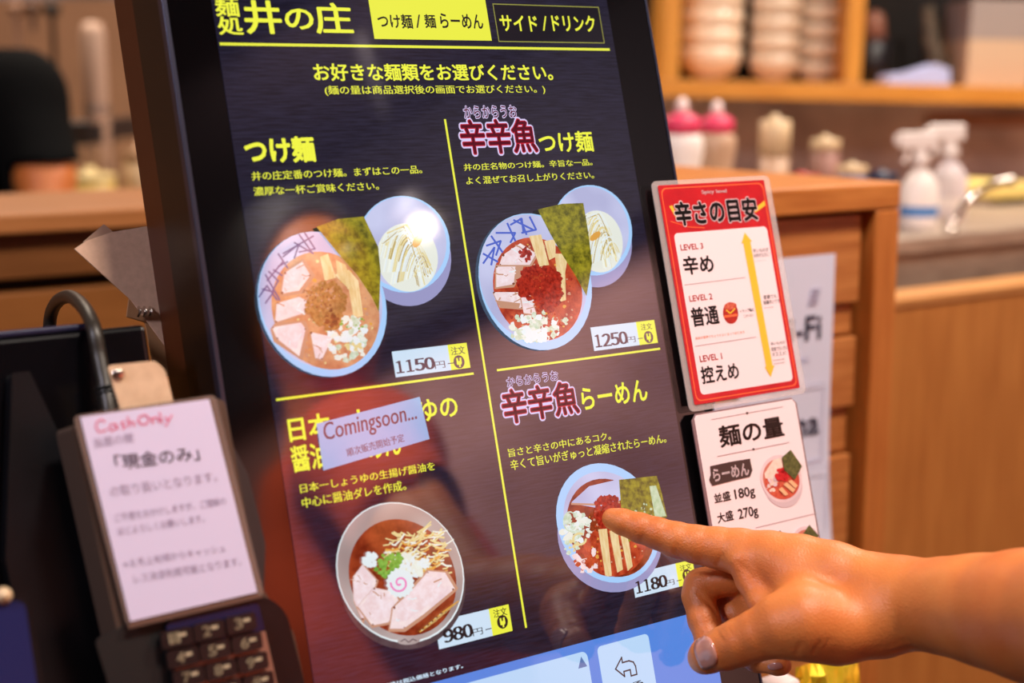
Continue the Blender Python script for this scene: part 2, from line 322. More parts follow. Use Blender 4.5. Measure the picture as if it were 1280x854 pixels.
# ---- dish pictures on the display
def ell(cx, cy, a, b_, rot=0, n=40, t0=0, t1=360):
    r = math.radians(rot); out = []
    for i in range(n if t1 - t0 >= 360 else n + 1):
        t = math.radians(t0 + (t1 - t0) * i / n); x, y = a * math.cos(t), b_ * math.sin(t)
        out.append((cx + x * math.cos(r) - y * math.sin(r), cy + x * math.sin(r) + y * math.cos(r)))
    return out
class Pic:                                    # flat coloured pieces of a picture, each a hair above the last
    def __init__(s, conv=None, z0=L1, dz=.000012): s.b = MB(); s.mats = []; s.z = z0; s.dz = dz; s.conv = conv or S
    def mi(s, m):
        if m not in s.mats: s.mats.append(m)
        return s.mats.index(m)
    def poly(s, pts, m, up=True):
        if up: s.z += s.dz
        s.b.flat([s.conv(*p) for p in pts], s.z, s.mi(m)); return s
    def blob(s, x, y, r, m, n=9, j=.3, sq=1):
        pts = [(x + r * (1 + random.uniform(-j, j)) * math.cos(2 * math.pi * i / n), y + sq * r * (1 + random.uniform(-j, j)) * math.sin(2 * math.pi * i / n)) for i in range(n)]
        s.poly(pts, m, False)
    def scatter(s, x, y, rx, ry, k, r0, r1, ms, sq=1, rot=0):
        c, sn = math.cos(math.radians(rot)), math.sin(math.radians(rot))
        for i in range(k):
            if i % max(1, k // 5) == 0: s.z += s.dz
            t = random.uniform(0, 6.283); q = math.sqrt(random.random()); dx, dy = rx * q * math.cos(t), ry * q * math.sin(t)
            s.blob(x + dx * c - dy * sn, y + dx * sn + dy * c, random.uniform(r0, r1), random.choice(ms), 7, .35, sq)
    def stroke(s, pts, w_, m):
        s.z += s.dz / 2
        for p, q in zip(pts, pts[1:]):
            p, q = Vector(p), Vector(q)
            if (q - p).length < 1e-6: continue
            d = (q - p).normalized(); nn = Vector((-d.y, d.x)) * w_ / 2; p = p - d * w_ * .2; q = q + d * w_ * .2
            s.b.flat([s.conv(*v) for v in (p + nn, p - nn, q - nn, q + nn)], s.z, s.mi(m))
    def arc(s, cx, cy, a, b_, rot, t0, t1, w_, m, n=12): s.stroke(ell(cx, cy, a, b_, rot, n, t0, t1), w_, m)
    def pork(s, pts, m, edge=None, seed=0):
        rnd = random.Random(seed + int(pts[0][0])); cx = sum(q[0] for q in pts) / len(pts); cy = sum(q[1] for q in pts) / len(pts)
        sc = lambda k, dx=0, dy=0: [(cx + (x - cx) * k + dx, cy + (y - cy) * k + dy) for x, y in pts]
        s.poly(sc(1.08, .8, 1.2), edge or g_porkb); s.poly(pts, m); s.poly(sc(.78, -1, -1.5), g_porkl)
        for _ in range(7):
            a, b = rnd.choice(sc(.72)), rnd.choice(sc(.72)); t = rnd.uniform(.2, .8); x, y = a[0] * t + b[0] * (1 - t), a[1] * t + b[1] * (1 - t)
            dx = rnd.uniform(-6, 6); s.stroke([(x - dx, y - 2), (x, y), (x + dx, y + rnd.uniform(-2, 4))], rnd.uniform(.8, 1.8), rnd.choice([g_porkb, g_pork, g_onw]))
        for x, y in sc(.95)[::2]: s.blob(x, y, rnd.uniform(.8, 1.8), g_burn, 6)
        return s
    def done(s, name, parent, M, label=None):
        o = s.b.build(name, s.mats, parent, M)
        if label: o['label'] = label
        return o
G = glow
g_rim = G('picture_bowl_rim', (164, 206, 250)); g_in = G('picture_bowl_inside', (198, 202, 236), (176, 178, 216), nscale=30, detail=1); g_sh = G('picture_bowl_underside', (150, 150, 196))
g_ink = G('picture_blue_ink', (78, 84, 140)); g_ink2 = G('picture_bright_blue_ink', (70, 96, 196)); g_soup1 = G('picture_tan_soup', (190, 122, 88), (216, 160, 118), nscale=120)
g_soup2 = G('picture_red_soup', (150, 40, 22), (206, 84, 48), nscale=150); g_nori = G('picture_nori', (84, 82, 18), (160, 150, 34), nscale=260, detail=5); g_pork = G('picture_pork', (232, 206, 212), (246, 228, 226), nscale=120)
g_porkl = G('picture_pork_light', (244, 228, 234), (234, 206, 208), nscale=260); g_porkb = G('picture_pork_edge', (196, 146, 120)); g_pow = G('picture_fish_powder', (150, 98, 50), (186, 134, 78), nscale=500); g_powr = G('picture_red_powder', (126, 22, 14), (188, 52, 34), nscale=500)
g_men = G('picture_bamboo', (224, 190, 130), (240, 218, 170), nscale=200, stretch=(3, .6, 1)); g_on = G('picture_onion', (214, 228, 214), (180, 202, 170), nscale=400); g_onw = G('picture_onion_pale', (226, 236, 240))
g_nw = G('picture_noodle_pale', (228, 232, 222)); g_ny = G('picture_noodle_yellow', (222, 206, 146)); g_nd = G('picture_noodle_shadow', (176, 150, 84)); g_hot = G('picture_highlight', (250, 252, 255))
g_brs = G('picture_dark_broth', (110, 34, 16), (160, 66, 34), nscale=120); g_grn = G('picture_green_onion', (96, 150, 50), (140, 190, 80), nscale=500); g_pink = G('picture_pink_swirl', (236, 130, 190)); g_ylw = G('picture_golden_noodle', (220, 160, 70))
g_taupe = G('picture_taupe_bowl', (150, 130, 128), (186, 172, 170), nscale=25, detail=1); g_dkb = G('picture_bowl_dark_side', (92, 78, 84), (60, 48, 54), nscale=40); g_burn = G('picture_seared_edge', (120, 66, 40))
def nest(p, cx, cy, a, b_, rot, seed=0):
    rnd = random.Random(seed)
    p.poly(ell(cx, cy, a, b_, rot), g_nw); c, s_ = math.cos(math.radians(rot)), math.sin(math.radians(rot))
    ins = lambda x, y: ((x * c + y * s_) / a) ** 2 + ((-x * s_ + y * c) / b_) ** 2 < .93
    for i in range(260):
        k = rnd.uniform(-.35, 1.25); q0 = Vector((-.9 * a + 1.0 * a * k, .9 * b_ - .3 * b_ * k)); q1 = Vector((-.35 * a + .8 * a * k, -2.7 * b_ + 1.9 * b_ * k)); q2 = Vector((.95 * a - .55 * a * (1 - k) * rnd.random(), 1.0 * b_ - .2 * b_ * rnd.random()))
        pts = [q0 * (1 - t) ** 2 + q1 * 2 * t * (1 - t) + q2 * t * t for t in [v / 14 for v in range(15)]]
        pts = [(cx + v.x, cy + v.y) for v in pts if ins(v.x, v.y)]
        if len(pts) > 2: n0 = rnd.randint(0, len(pts) // 3); p.stroke(pts[n0:len(pts) - rnd.randint(0, len(pts) // 3)], rnd.uniform(.9, 1.6), [g_nw, g_ny, g_onw, g_nd, g_nw, g_onw, g_ny][i % 7])
# picture 1 : left dipping noodles
p = Pic()
p.poly(ell(505.5, 318, 57, 66, -22), g_sh); p.poly(ell(504.5, 305.5, 57.5, 61, -20), g_rim); p.poly(ell(503.5, 303.5, 54, 57.5, -20), g_in)
nest(p, 509, 322, 38, 43, -12, 1); p.poly(ell(520, 302, 9, 5, -60), g_ylw); p.poly(ell(530, 300, 16, 34, -35, 20), g_nw) if False else None
p.poly(ell(401, 381, 78, 93, -24), g_rim); p.poly(ell(399, 376, 75, 87, -24), g_in)
p.poly(ell(405, 389, 65, 76, -28), g_soup1); p.scatter(405, 389, 58, 68, 160, .8, 2.6, [g_ny, g_porkb, g_soup1, g_ylw], rot=-28)
for pts in ([(322, 372), (332, 358), (345, 376)], [(326, 362), (340, 366), (330, 380)], [(334, 340), (346, 352), (338, 366)], [(332, 352), (352, 328)], [(340, 338), (358, 350)], [(352, 322), (372, 306), (366, 324)], [(346, 318), (358, 336)], [(366, 304), (390, 318)], [(372, 294), (388, 316)], [(379, 292), (392, 312), (372, 316)], [(352, 318), (390, 296)], [(330, 344), (348, 376)]): p.stroke(pts, 2, g_ink)
p.stroke([(346, 334), (358, 328)], 2, g_ink)
p.poly([(352, 340), (378, 324), (392, 345), (376, 368), (348, 372)], g_porkb); p.pork([(354, 342), (376, 328), (386, 345), (372, 364), (350, 368)], g_pork)
p.poly([(398, 322), (408, 318), (418, 348), (404, 352)], g_men); p.poly([(416, 344), (434, 338), (446, 352), (452, 396), (440, 398), (434, 362)], g_men); p.poly([(418, 326), (430, 332), (434, 346), (420, 348)], g_men)
p.pork([(344, 380), (372, 372), (384, 378), (378, 392), (342, 404)], g_pork); p.poly([(336, 412), (342, 404), (380, 402), (384, 412), (376, 452), (340, 428)], g_porkb); p.pork([(338, 410), (374, 404), (380, 412), (372, 446), (344, 424)], g_pork)
p.pork([(386, 416), (414, 422), (400, 450), (392, 448)], g_pork); p.scatter(432, 424, 24, 30, 60, 2, 6, [g_onw, g_nw, g_on], rot=-20); p.scatter(440, 404, 18, 10, 16, 1, 3, [g_grn, g_on]); p.scatter(436, 436, 14, 10, 14, 1, 3, [g_porkb, g_ny])
p.scatter(405, 380, 25, 27, 150, 2, 5, [g_pow]); p.scatter(412, 402, 10, 14, 40, 1.5, 4, [g_pow, g_burn]); p.scatter(396, 372, 20, 20, 40, .8, 1.6, [g_burn, g_porkb])
p.poly([(393, 285), (420, 275), (452, 272), (470, 310), (473, 340), (471, 391), (462, 372), (444, 345), (420, 318)], g_nori)
p.done('dish_picture', disp, MS, 'picture of dipping noodles with tan broth and nori')
# picture 2 : red dipping noodles
p = Pic()
p.poly(ell(741, 301, 48, 59, -14), g_sh); p.poly(ell(740, 288, 49.5, 57, -14), g_rim); p.poly(ell(739, 286.5, 46.5, 53.5, -14), g_in)
nest(p, 748, 302, 30, 39, -10, 2); p.poly(ell(742, 296, 8, 4, -40), g_ylw)
p.poly(ell(667, 353, 69, 87, -18), g_rim); p.poly(ell(664.5, 348.5, 66, 81, -18), g_in); p.poly(ell(670, 362, 54, 66, -22), g_soup2); p.scatter(670, 362, 48, 58, 150, .8, 2.6, [g_brs, g_porkb, g_soup2, g_powr, g_ylw], rot=-22)
for pts in ([(602, 330), (616, 310), (612, 332)], [(602, 318), (620, 328)], [(606, 308), (624, 302), (618, 320)], [(612, 296), (626, 316)], [(618, 292), (642, 292), (636, 304)], [(636, 282), (650, 274), (652, 290)], [(640, 276), (664, 288)], [(648, 274), (656, 294)], [(660, 272), (668, 288), (650, 292)], [(632, 280), (642, 302)]): p.stroke(pts, 2.4, g_ink2)
p.pork([(626, 320), (648, 305), (668, 318), (660, 332), (622, 332)], g_pork); p.poly([(617, 332), (652, 332), (650, 345), (640, 360), (616, 362)], g_porkb); p.pork([(618, 334), (642, 334), (640, 356), (618, 360)], g_pork)
p.poly([(659, 296), (674, 294), (684, 332), (672, 334)], g_men); p.poly([(678, 302), (692, 300), (692, 322), (684, 326)], g_men); p.poly([(691, 318), (708, 318), (704, 342), (705, 376), (698, 378)], g_men)
p.pork([(614, 366), (646, 366), (650, 386), (622, 384)], g_pork); p.poly([(616, 376), (648, 380), (646, 386), (624, 386)], g_porkb); p.pork([(648, 368), (660, 370), (668, 394), (652, 392)], g_pork)
p.scatter(664, 410, 32, 18, 80, 2, 5, [g_onw, g_on, g_nw], rot=-4); p.scatter(682, 404, 26, 20, 26, 1, 3.5, [g_soup2, g_on]); p.scatter(660, 418, 20, 9, 16, 3, 6, [g_onw])
p.scatter(671, 355, 27, 22, 160, 2, 5, [g_powr]); p.scatter(682, 372, 18, 18, 90, 2, 4, [g_powr]); p.scatter(653, 320, 8, 9, 20, 2, 3, [g_powr])
p.poly([(669, 263), (700, 256), (726, 255), (732, 290), (737, 330), (730, 371), (716, 345), (700, 320), (684, 292)], g_nori)
p.done('dish_picture', disp, MS, 'picture of dipping noodles with red chilli powder and nori')
# picture 3 : soy ramen
p = Pic()
p.poly(ell(503, 730, 78, 83, -24), g_dkb); p.poly(ell(500, 716, 78, 90, -24), g_onw); p.poly(ell(500, 715.5, 76.5, 88, -24), g_taupe); p.poly(ell(503, 722, 65, 75, -28), g_brs)
p.poly(ell(503, 722, 65, 75, -28, 20, 180, 300) + [(503, 722)], g_brs)
rnd = random.Random(3)
for i in range(150):
    x, y = 520 + rnd.uniform(-42, 34), 690 + rnd.uniform(-26, 28); a = math.radians(rnd.uniform(-60, 30)); l = rnd.uniform(8, 20)
    if ((x - 520) / 46) ** 2 + ((y - 690) / 34) ** 2 < 1: p.stroke([(x, y), (x + l * .5 * math.cos(a), y + l * .5 * math.sin(a) + 1.5), (x + l * math.cos(a), y + l * math.sin(a))], rnd.uniform(1.5, 2.6), rnd.choice([g_ny, g_ylw, g_nw, g_ny]))
p.pork([(440, 722), (452, 706), (470, 726), (462, 750), (452, 776), (441, 750)], g_pork); p.pork([(466, 735), (492, 740), (500, 758), (484, 778), (464, 782), (446, 758)], g_pork)
p.poly([(488, 760), (505, 742), (532, 712), (556, 714), (570, 738), (530, 772), (505, 790), (484, 790)], g_porkb); p.pork([(490, 760), (508, 744), (534, 714), (555, 716), (567, 736), (528, 768), (503, 786), (486, 786)], g_pork)
p.scatter(512, 706, 24, 14, 60, 2, 4.5, [g_onw, g_nw]); p.scatter(480, 708, 14, 14, 40, 2, 4, [g_grn]); p.scatter(462, 700, 8, 8, 14, 3, 5, [g_onw]); p.scatter(494, 700, 8, 8, 18, 2, 4, [g_grn])
pts = [(498.5 + (16.5 + (1.6 if i % 2 else -.4)) * math.cos(2 * math.pi * i / 36), 729 + (17.5 + (1.6 if i % 2 else -.4)) * math.sin(2 * math.pi * i / 36)) for i in range(36)]
p.poly(pts, g_onw); p.stroke([(498 + (1.5 + t * 1.35) * math.cos(t * 1.15 + 1), 729 + (1.5 + t * 1.45) * math.sin(t * 1.15 + 1)) for t in [i * .35 for i in range(22)]], 2.4, g_pink)
for i in range(16):
    t = i / 16; x, y = 535 + 30 * t, 784 - 26 * t; p.stroke([(x - 12, y + 6), (x + 8, y - 8)], 1.6, [g_ylw, g_ny, g_burn][i % 3])
p.poly(ell(509, 801, 14, 5, -4), g_taupe); p.stroke([(499, 802), (504, 799), (509, 803), (514, 799), (519, 801)], 1.2, g_dkb)
p.done('dish_picture', disp, MS, 'picture of soy ramen with pork and pink swirl fishcake')
# picture 4 : red ramen under the fingertip
p = Pic()
p.poly(ell(762, 671, 64, 71, -26), g_sh); p.poly(ell(760, 654, 62.5, 77, -24), g_rim); p.poly(ell(761, 655, 54, 68, -26), g_in); p.poly(ell(763, 660, 52, 64, -28), g_brs); p.poly(ell(768, 684, 40, 36, -30), g_soup2); p.scatter(762, 668, 44, 50, 120, .7, 2.2, [g_brs, g_soup2, g_powr, g_porkb, g_ylw], rot=-28)
p.poly([(714, 628), (736, 608), (774, 599), (776, 625), (752, 636), (716, 630)], g_in); p.stroke([(714, 630), (745, 631), (774, 628)], 2.5, g_porkb)
p.scatter(720, 660, 18, 18, 60, 2, 5, [g_onw, g_on, g_nw]); p.arc(724, 674, 8, 7, 0, 0, 300, 2.6, g_ny); p.arc(712, 652, 8, 12, 0, 30, 300, 1.6, g_on); p.scatter(714, 684, 10, 8, 16, 1, 3, [g_ny, g_on])
p.scatter(732, 700, 14, 18, 30, 2, 5, [g_pork, g_soup2]); p.scatter(754, 664, 14, 20, 40, 1.5, 4, [g_soup2, g_brs])
p.scatter(760, 640, 18, 20, 120, 2, 4.5, [g_powr])
for q in ([(747, 662), (758, 661), (764, 718), (756, 720)], [(761, 664), (771, 662), (778, 712), (771, 716)], [(775, 670), (784, 669), (790, 708), (784, 714)], [(752, 690), (758, 690), (764, 720), (758, 721)]): p.poly(q, g_men)
p.poly([(773, 600), (820, 595), (826, 615), (833, 646), (800, 668), (785, 678), (776, 640)], g_nori); g_pal = G('picture_nori_glare', (170, 196, 150), (206, 220, 190), nscale=300)
p.poly([(811, 608), (819, 607), (832, 645), (818, 648)], g_pal); p.scatter(800, 640, 16, 10, 24, 1, 2.4, [g_pal, g_nori])
p.done('dish_picture', disp, MS, 'picture of red ramen with nori and bamboo shoots')
# the coming-soon label shown on the screen
p = Pic(z0=.0006); p.poly([(395, 530), (403.7, 588.4), (536.4, 549), (524, 496.3)], G('display_notice', (112, 172, 222), (126, 182, 226), nscale=20))
put_text(p.b, 'Comingsoon...', (406, 558), (518, 503), p.z + .0001, p.mi(Br), [(-.014, 0), (.014, 0)], tilt=(521.5, 530.5)); put_text(p.b, '順次販売開始予定', (434, 571.5), (503, 542), p.z + .0001, p.mi(Br), MIN, tilt=(505.5, 552))
p.done('notice_label', disp, MS, 'pale blue coming-soon label across the dish name')
# ================================================================== LAMINATED SIGNS
M_lam = mat('clear_laminate', (236, 226, 226), rough=.18, alpha=.30, coat=.4)
M_red = mat('red_print', (206, 22, 34), rough=.35, coat=.3, rgb2=(188, 12, 30), nscale=60); M_or = mat('orange_print', (250, 110, 60), rough=.35, coat=.3); M_wp = mat('white_print', (250, 232, 238), rough=.4, coat=.3)
M_ink = mat('black_print', (34, 28, 32), rough=.4, coat=.3); M_inkr = mat('red_lettering', (214, 50, 56), rough=.4, coat=.3); M_arrow = mat('yellow_print', (244, 196, 50), rough=.4, coat=.3); M_grey = mat('grey_print', (120, 100, 108), rough=.5); M_ltg = mat('pale_rule', (190, 170, 178), rough=.5)
M_orl = mat('orange_lettering', (230, 130, 90), rough=.5)
nS = .006
def SS(x, y): return S(x, y, nS)
sign = thing('spicy_level_sign', MS @ Matrix.Translation((*SS(930, 505), nS)), 'red bordered laminated spicy level card fixed to the right edge of the kiosk', 'sign')
def sbox(bl, tr): a = SS(*bl); c = SS(*tr); return a[0], c[0], a[1], c[1]
x0, x1, y0, y1 = sbox((868, 506.5), (954.5, 225))
MB().prism(rrect(x0 - .0045, x1 + .0055, y0 - .004, y1 + .003, .004), nS - .0008, nS - .0001).build('lamination', M_lam, sign, MS)
MB().prism(rrect(x0, x1, y0, y1, .0012), nS, nS + .0003).build('red_card', M_red, sign, MS)
card = [o for o in bpy.data.objects if o.name == 'red_card'][0]
p = Pic(SS, nS + .00032, .00003)
def sring(x0, x1, y0, y1, r, wd, m):
    p.z += p.dz; p.b.flat(rrect(x0, x1, y0, y1, r), p.z, p.mi(m)); p.z += p.dz; p.b.flat(rrect(x0 + wd, x1 - wd, y0 + wd, y1 - wd, r), p.z, p.mi(M_red))
sring(x0 + .0018, x1 - .0018, y0 + .0018, y1 - .0018, .004, .0007, M_or)
p.poly([(836, 258), (840, 257), (846, 270), (858, 276), (846, 276)], M_arrow); p.poly([(941, 262), (955, 251), (956, 257), (944, 266)], M_arrow); p.stroke([(838, 277), (860, 284), (880, 285)], 1, M_or)
wx0, wy0 = SS(853, 492)[0], SS(853, 494)[1]; wx1, wy1 = SS(960, 300)[0], SS(958, 283.5)[1]
wx0 = x0 + .0062; wx1 = x1 - .0050; wy0 = y0 + .0055; wy1 = SS(958, 283)[1]
p.z += p.dz; p.b.flat(rrect(wx0, wx1, wy0, wy1, .003), p.z, p.mi(M_wp))
p.done('print', card, MS)
b = MB(); z = nS + .0006
put_text(b, 'Spicy level', (876.5, 244), (907.5, 236.5), z, 1, circ(.02, 5), plane=nS)
put_text(b, '辛さの目安', (843.5, 282.5), (945, 247), z, 1, circ(.075, 12), plane=nS); put_text(b, '辛さの目安', (843.5, 282.5), (945, 247), z + .0001, 0, circ(.034, 8), plane=nS)
b.build('title_lettering', [M_ink, M_wp], card, MS)
b = MB()
for t_, bl, tr in (('LEVEL 3', (850, 313.5), (878, 304)), ('LEVEL 2', (861, 377.5), (889.5, 367)), ('LEVEL 1', (874, 453), (901.5, 441.5))): put_text(b, t_, bl, tr, z, 1, circ(.02, 5), plane=nS)
for t_, bl, tr in (('辛め', (853.5, 344), (890.5, 318)), ('普通', (863.5, 409), (897, 381.5)), ('控えめ', (876, 480.5), (922, 452.5))): put_text(b, t_, bl, tr, z, 0, circ(.026, 7), plane=nS)
b.build('level_lettering', [M_ink, M_inkr], card, MS)
p = Pic(SS, nS + .0006, .00004)
p.stroke([(855, 356.5), (931, 347)], .9, M_ltg); p.stroke([(868.5, 433), (944, 421.5)], .9, M_ltg)
p.poly([(928, 303), (937, 302), (965, 458), (957, 459.5)], M_arrow); p.poly([(930, 291), (939, 302), (926, 304.5)], M_arrow); p.poly([(962.5, 471.5), (955, 459), (967, 457)], M_arrow)
p.done('arrow', card, MS, 'yellow double-headed arrow')
p = Pic(SS, nS + .0006, .00004); Mc1 = mat('cup_red', (196, 40, 30), rough=.5, rgb2=(150, 26, 24), nscale=300)
p.poly(ell(912.5, 391.5, 9.5, 13.5, -6), Mc1); p.poly(ell(912, 383, 8, 4.5, -8), mat('cup_lid', (226, 130, 100), rough=.5, rgb2=(190, 50, 36), nscale=500)); p.stroke([(905, 396), (920, 394)], 3, M_or); p.stroke([(907, 388), (912, 392), (918, 386)], 1.5, M_arrow)
p.done('cup_picture', card, MS, 'small picture of a red noodle cup')
for t_, bl, tr, mi in (('辛いものが', (940.5, 316.5), (960, 309.5), 0), ('お好きな方に！', (941.5, 322.5), (961.5, 315.5), 0), ('For spicy food lovers', (942.5, 327.5), (957, 325), 2), ('←カップ麺は', (924, 391.5), (941.5, 385), 0), ('このくらい', (929, 397.5), (941, 392), 0), ('当店の基準でちょうどよくなっております', (868.5, 425), (930, 413.5), 1),
    ('普通でも', (953.5, 374.5), (970, 367.5), 0), ('結構辛いです', (953.5, 381.5), (974, 373.5), 0), ('It is spicy', (955, 386.5), (966, 383), 2), ('辛いものが', (962.5, 432.5), (981, 425.5), 0), ('得意でない方に', (963.5, 440), (984, 431.5), 0), ('オススメ！', (964.5, 446.5), (982, 438.5), 0), ('For those who', (965.5, 452), (980, 447.5), 2), ('not good at spicy', (966.5, 456.5), (980, 452), 2)):
    b = MB(); put_text(b, t_, bl, tr, z, mi, REG, plane=nS); b.build('small_lettering', [M_ink, M_orl, M_grey], card, MS)
# second card
sign2 = thing('noodle_amount_sign', MS @ Matrix.Translation((*SS(960, 720), nS)), 'white laminated noodle amount card fixed to the kiosk below the red card', 'sign')
x0, x1, y0, y1 = sbox((868, 517), (993.5, 498.5)); y0 = SS(960, 806)[1]; x1 = SS(995, 505)[0]
x0 = SS(869, 530)[0]
MB().prism([(x0 - .002, y0 - .002), (x1 + .001, y0 - .002), (x1 + .001, y1 - .003), (x1 - .003, y1 + .001), (x0 + .002, y1 + .001), (x0 - .002, y1 - .003)], nS - .0012, nS - .0003).build('lamination', mat('mauve_laminate_edge', (150, 120, 124), rough=.25, alpha=.85), sign2, MS)
MB().prism([(x0, y0), (x1 - .0006, y0), (x1 - .0006, y1 - .003), (x1 - .003, y1), (x0 + .002, y1), (x0, y1 - .002)], nS - .0002, nS + .0001).build('white_card', M_wp, sign2, MS)
card2 = bpy.data.objects['white_card']; z = nS + .0003; M_brn = mat('dark_brown_print', (66, 46, 44), rough=.45, coat=.2)
MB().prism([S(895, 516, nS), S(938, 511, nS), S(937, 500, nS), S(894, 505, nS)], nS - .003, nS - .0015).build('backing_tab', mat('pale_tab', (224, 224, 244), rough=.4), sign2, MS)
b = MB(); put_text(b, '麺の量', (899, 560), (978, 519.5), z, 0, circ(.024, 8), plane=nS); b.build('title_lettering', M_brn, card2, MS)
p = Pic(SS, z, .00004)
for q, m_ in (([(889, 524.5), (978, 508.5)], 0), ([(896.5, 570.5), (986, 553)], 0)):
    p.stroke(q, .8, M_ltg); mx, my = (q[0][0] + q[1][0]) / 2, (q[0][1] + q[1][1]) / 2; p.poly([(mx - 1.8, my), (mx, my - 1.8), (mx + 1.8, my), (mx, my + 1.8)], M_brn)
p.poly([(887, 583), (912, 577.5), (937, 573.5), (938, 580), (940, 588), (937, 596), (915, 601), (890, 607.5), (886, 600), (888, 593)], M_brn)
p.done('print', card2, MS)
p = Pic(SS, z, .00004); p.stroke([(944, 660), (1021, 641.5)], .9, M_ltg); p.done('rule', card2, MS)
b = MB(); put_text(b, 'らーめん', (891, 602.5), (935, 578.5), z + .0002, 1, circ(.03, 7), plane=nS)
put_text(b, '並盛', (892.5, 629.5), (912.5, 613.5), z, 0, circ(.02, 6), plane=nS); put_text(b, '180g', (918.5, 628), (943, 607), z, 0, circ(.02, 6), plane=nS)
put_text(b, '大盛', (896.5, 654.5), (916, 637.5), z, 0, circ(.02, 6), plane=nS); put_text(b, '270g', (923, 653), (947, 631.5), z, 0, circ(.02, 6), plane=nS)
b.build('portion_lettering', [M_brn, M_wp], card2, MS)
p = Pic(SS, z, .00004); mr = lambda n_, a, c=None, s_=300: mat(n_, a, rough=.5, rgb2=c, nscale=s_)
m_bw = mr('print_bowl', (236, 214, 220), (224, 196, 204), 60); m_bs = mr('print_bowl_side', (214, 192, 200)); m_so = mr('print_soup', (190, 60, 46), (216, 100, 70)); m_no = mr('print_nori', (60, 66, 30), (110, 108, 56), 500); m_po = mr('print_pork', (240, 206, 190), (250, 226, 214)); m_pr = mr('print_chilli', (208, 30, 36)); m_mn = mr('print_bamboo', (236, 186, 140)); m_in = mr('print_inner', (206, 122, 106))
p.poly(ell(978, 606, 24, 29, -18), m_bs); p.poly(ell(976, 598.5, 25.5, 30, -18), m_bw); p.poly(ell(976, 599, 22.5, 26, -22), m_in); p.poly(ell(977, 602, 21.5, 22.5, -22), m_so)
p.poly([(955, 592), (966, 575), (976, 572), (979, 590), (966, 600), (956, 598)], m_po); p.scatter(965, 606, 8, 9, 26, 1, 2.6, [m_po, m_bw]); p.scatter(976, 595, 7, 8, 40, 1.4, 3, [m_pr])
for q in ([(978, 606), (982, 603), (993, 612), (990, 616)], [(984, 602), (988, 600), (996, 607), (993, 611)], [(972, 612), (976, 609), (984, 618), (980, 620)]): p.poly(q, m_mn)
p.poly([(976, 572), (987, 562.5), (1001, 583), (997, 591), (992, 600), (979, 588)], m_no)
p.poly(ell(1006, 673, 16, 15, 0), m_bw); p.poly(ell(1007, 674, 14, 12, 0), m_soup if False else m_in); p.poly([(1002, 668), (1010, 656), (1022, 670), (1014, 678)], m_no); p.scatter(1000, 676, 8, 5, 20, 1, 3, [m_po, m_so]); p.poly([(968, 668), (973, 663), (980, 672)], m_no)
p.done('bowl_picture', card2, MS, 'small picture of a red ramen bowl')
# ================================================================== SDF BODIES
def smin(a, b, k): h = np.clip(.5 + .5 * (b - a) / k, 0, 1); return b + (a - b) * h - k * h * (1 - h)
def cone(p, a, b, ra, rb):                     # tapered capsule distance
    a = np.array(a); b = np.array(b); ba = b - a; t = np.clip(((p - a) @ ba) / max(ba @ ba, 1e-12), 0, 1)
    return np.linalg.norm(p - a - t[..., None] * ba, axis=-1) - (ra + (rb - ra) * t)
def chain(p, pts, k=.002):
    d = None
    for (a, ra), (b, rb) in zip(pts, pts[1:]):
        e = cone(p, a, b, ra, rb); d = e if d is None else smin(d, e, k)
    return d
def surface_nets(fn, lo, hi, h):
    lo = np.array(lo); n = np.maximum(((np.array(hi) - lo) / h).astype(int) + 1, 3)
    g = np.empty(n, np.float32); pass
    B = 12; nb = -(-n // B); bc = np.stack(np.meshgrid(*[lo[q] + h * (np.arange(nb[q]) * B + (B - 1) / 2) for q in range(3)], indexing='ij'), -1)
    dc = fn(bc); rad = h * B * .87 * 1.15 + .004
    for i, j, k in np.argwhere(np.ones(nb)):
        sx, sy, sz = (slice(q * B, min(q * B + B, m)) for q, m in zip((i, j, k), n))
        if abs(dc[i, j, k]) > rad: g[sx, sy, sz] = np.sign(dc[i, j, k]) * 1.0; continue
        g[sx, sy, sz] = fn(np.stack(np.meshgrid(*[lo[q] + h * np.arange(v.start, v.stop) for q, v in enumerate((sx, sy, sz))], indexing='ij'), -1))
    s = g < 0; cs = np.zeros(n - 1, int); acc = np.zeros((*(n - 1), 3)); cnt = np.zeros(n - 1)
    def sl(d): return tuple(slice(q, m - 1 + q) for q, m in zip(d, n))
    corners = [(i, j, k) for i in (0, 1) for j in (0, 1) for k in (0, 1)]
    for c in corners: cs += s[sl(c)]
    act = (cs > 0) & (cs < 8)
    for c in corners:
        for ax in range(3):
            if c[ax]: continue
            e = list(c); e[ax] = 1; A = g[sl(c)]; B = g[sl(e)]; cr = (A < 0) != (B < 0)
            with np.errstate(divide='ignore', invalid='ignore'): t = np.where(cr, A / (A - B), 0)
            for q in range(3): acc[..., q] += np.where(cr, c[q] + (t if q == ax else 0), 0)
            cnt += cr
    idx = -np.ones(n - 1, int); idx[act] = np.arange(act.sum()); ii = np.argwhere(act)
    V = lo + h * (ii + acc[act] / cnt[act][:, None]); Fs = []
    for ax in range(3):
        o1, o2 = [q for q in range(3) if q != ax]
        a = np.take(s, range(0, n[ax] - 1), ax); b = np.take(s, range(1, n[ax]), ax); e = np.argwhere(a != b)
        e = e[(e[:, o1] > 0) & (e[:, o2] > 0) & (e[:, o1] < n[o1] - 1) & (e[:, o2] < n[o2] - 1)]
        d1 = np.zeros(3, int); d1[o1] = 1; d2 = np.zeros(3, int); d2[o2] = 1
        q = np.stack([idx[tuple((e - a_).T)] for a_ in (d1 + d2, d2, d1 * 0, d1)], 1)
        ins = s[tuple(e.T)]; fl = ins if ax != 1 else ~ins; q[~fl] = q[~fl][:, ::-1]; Fs.append(q)
    return V, np.concatenate(Fs)
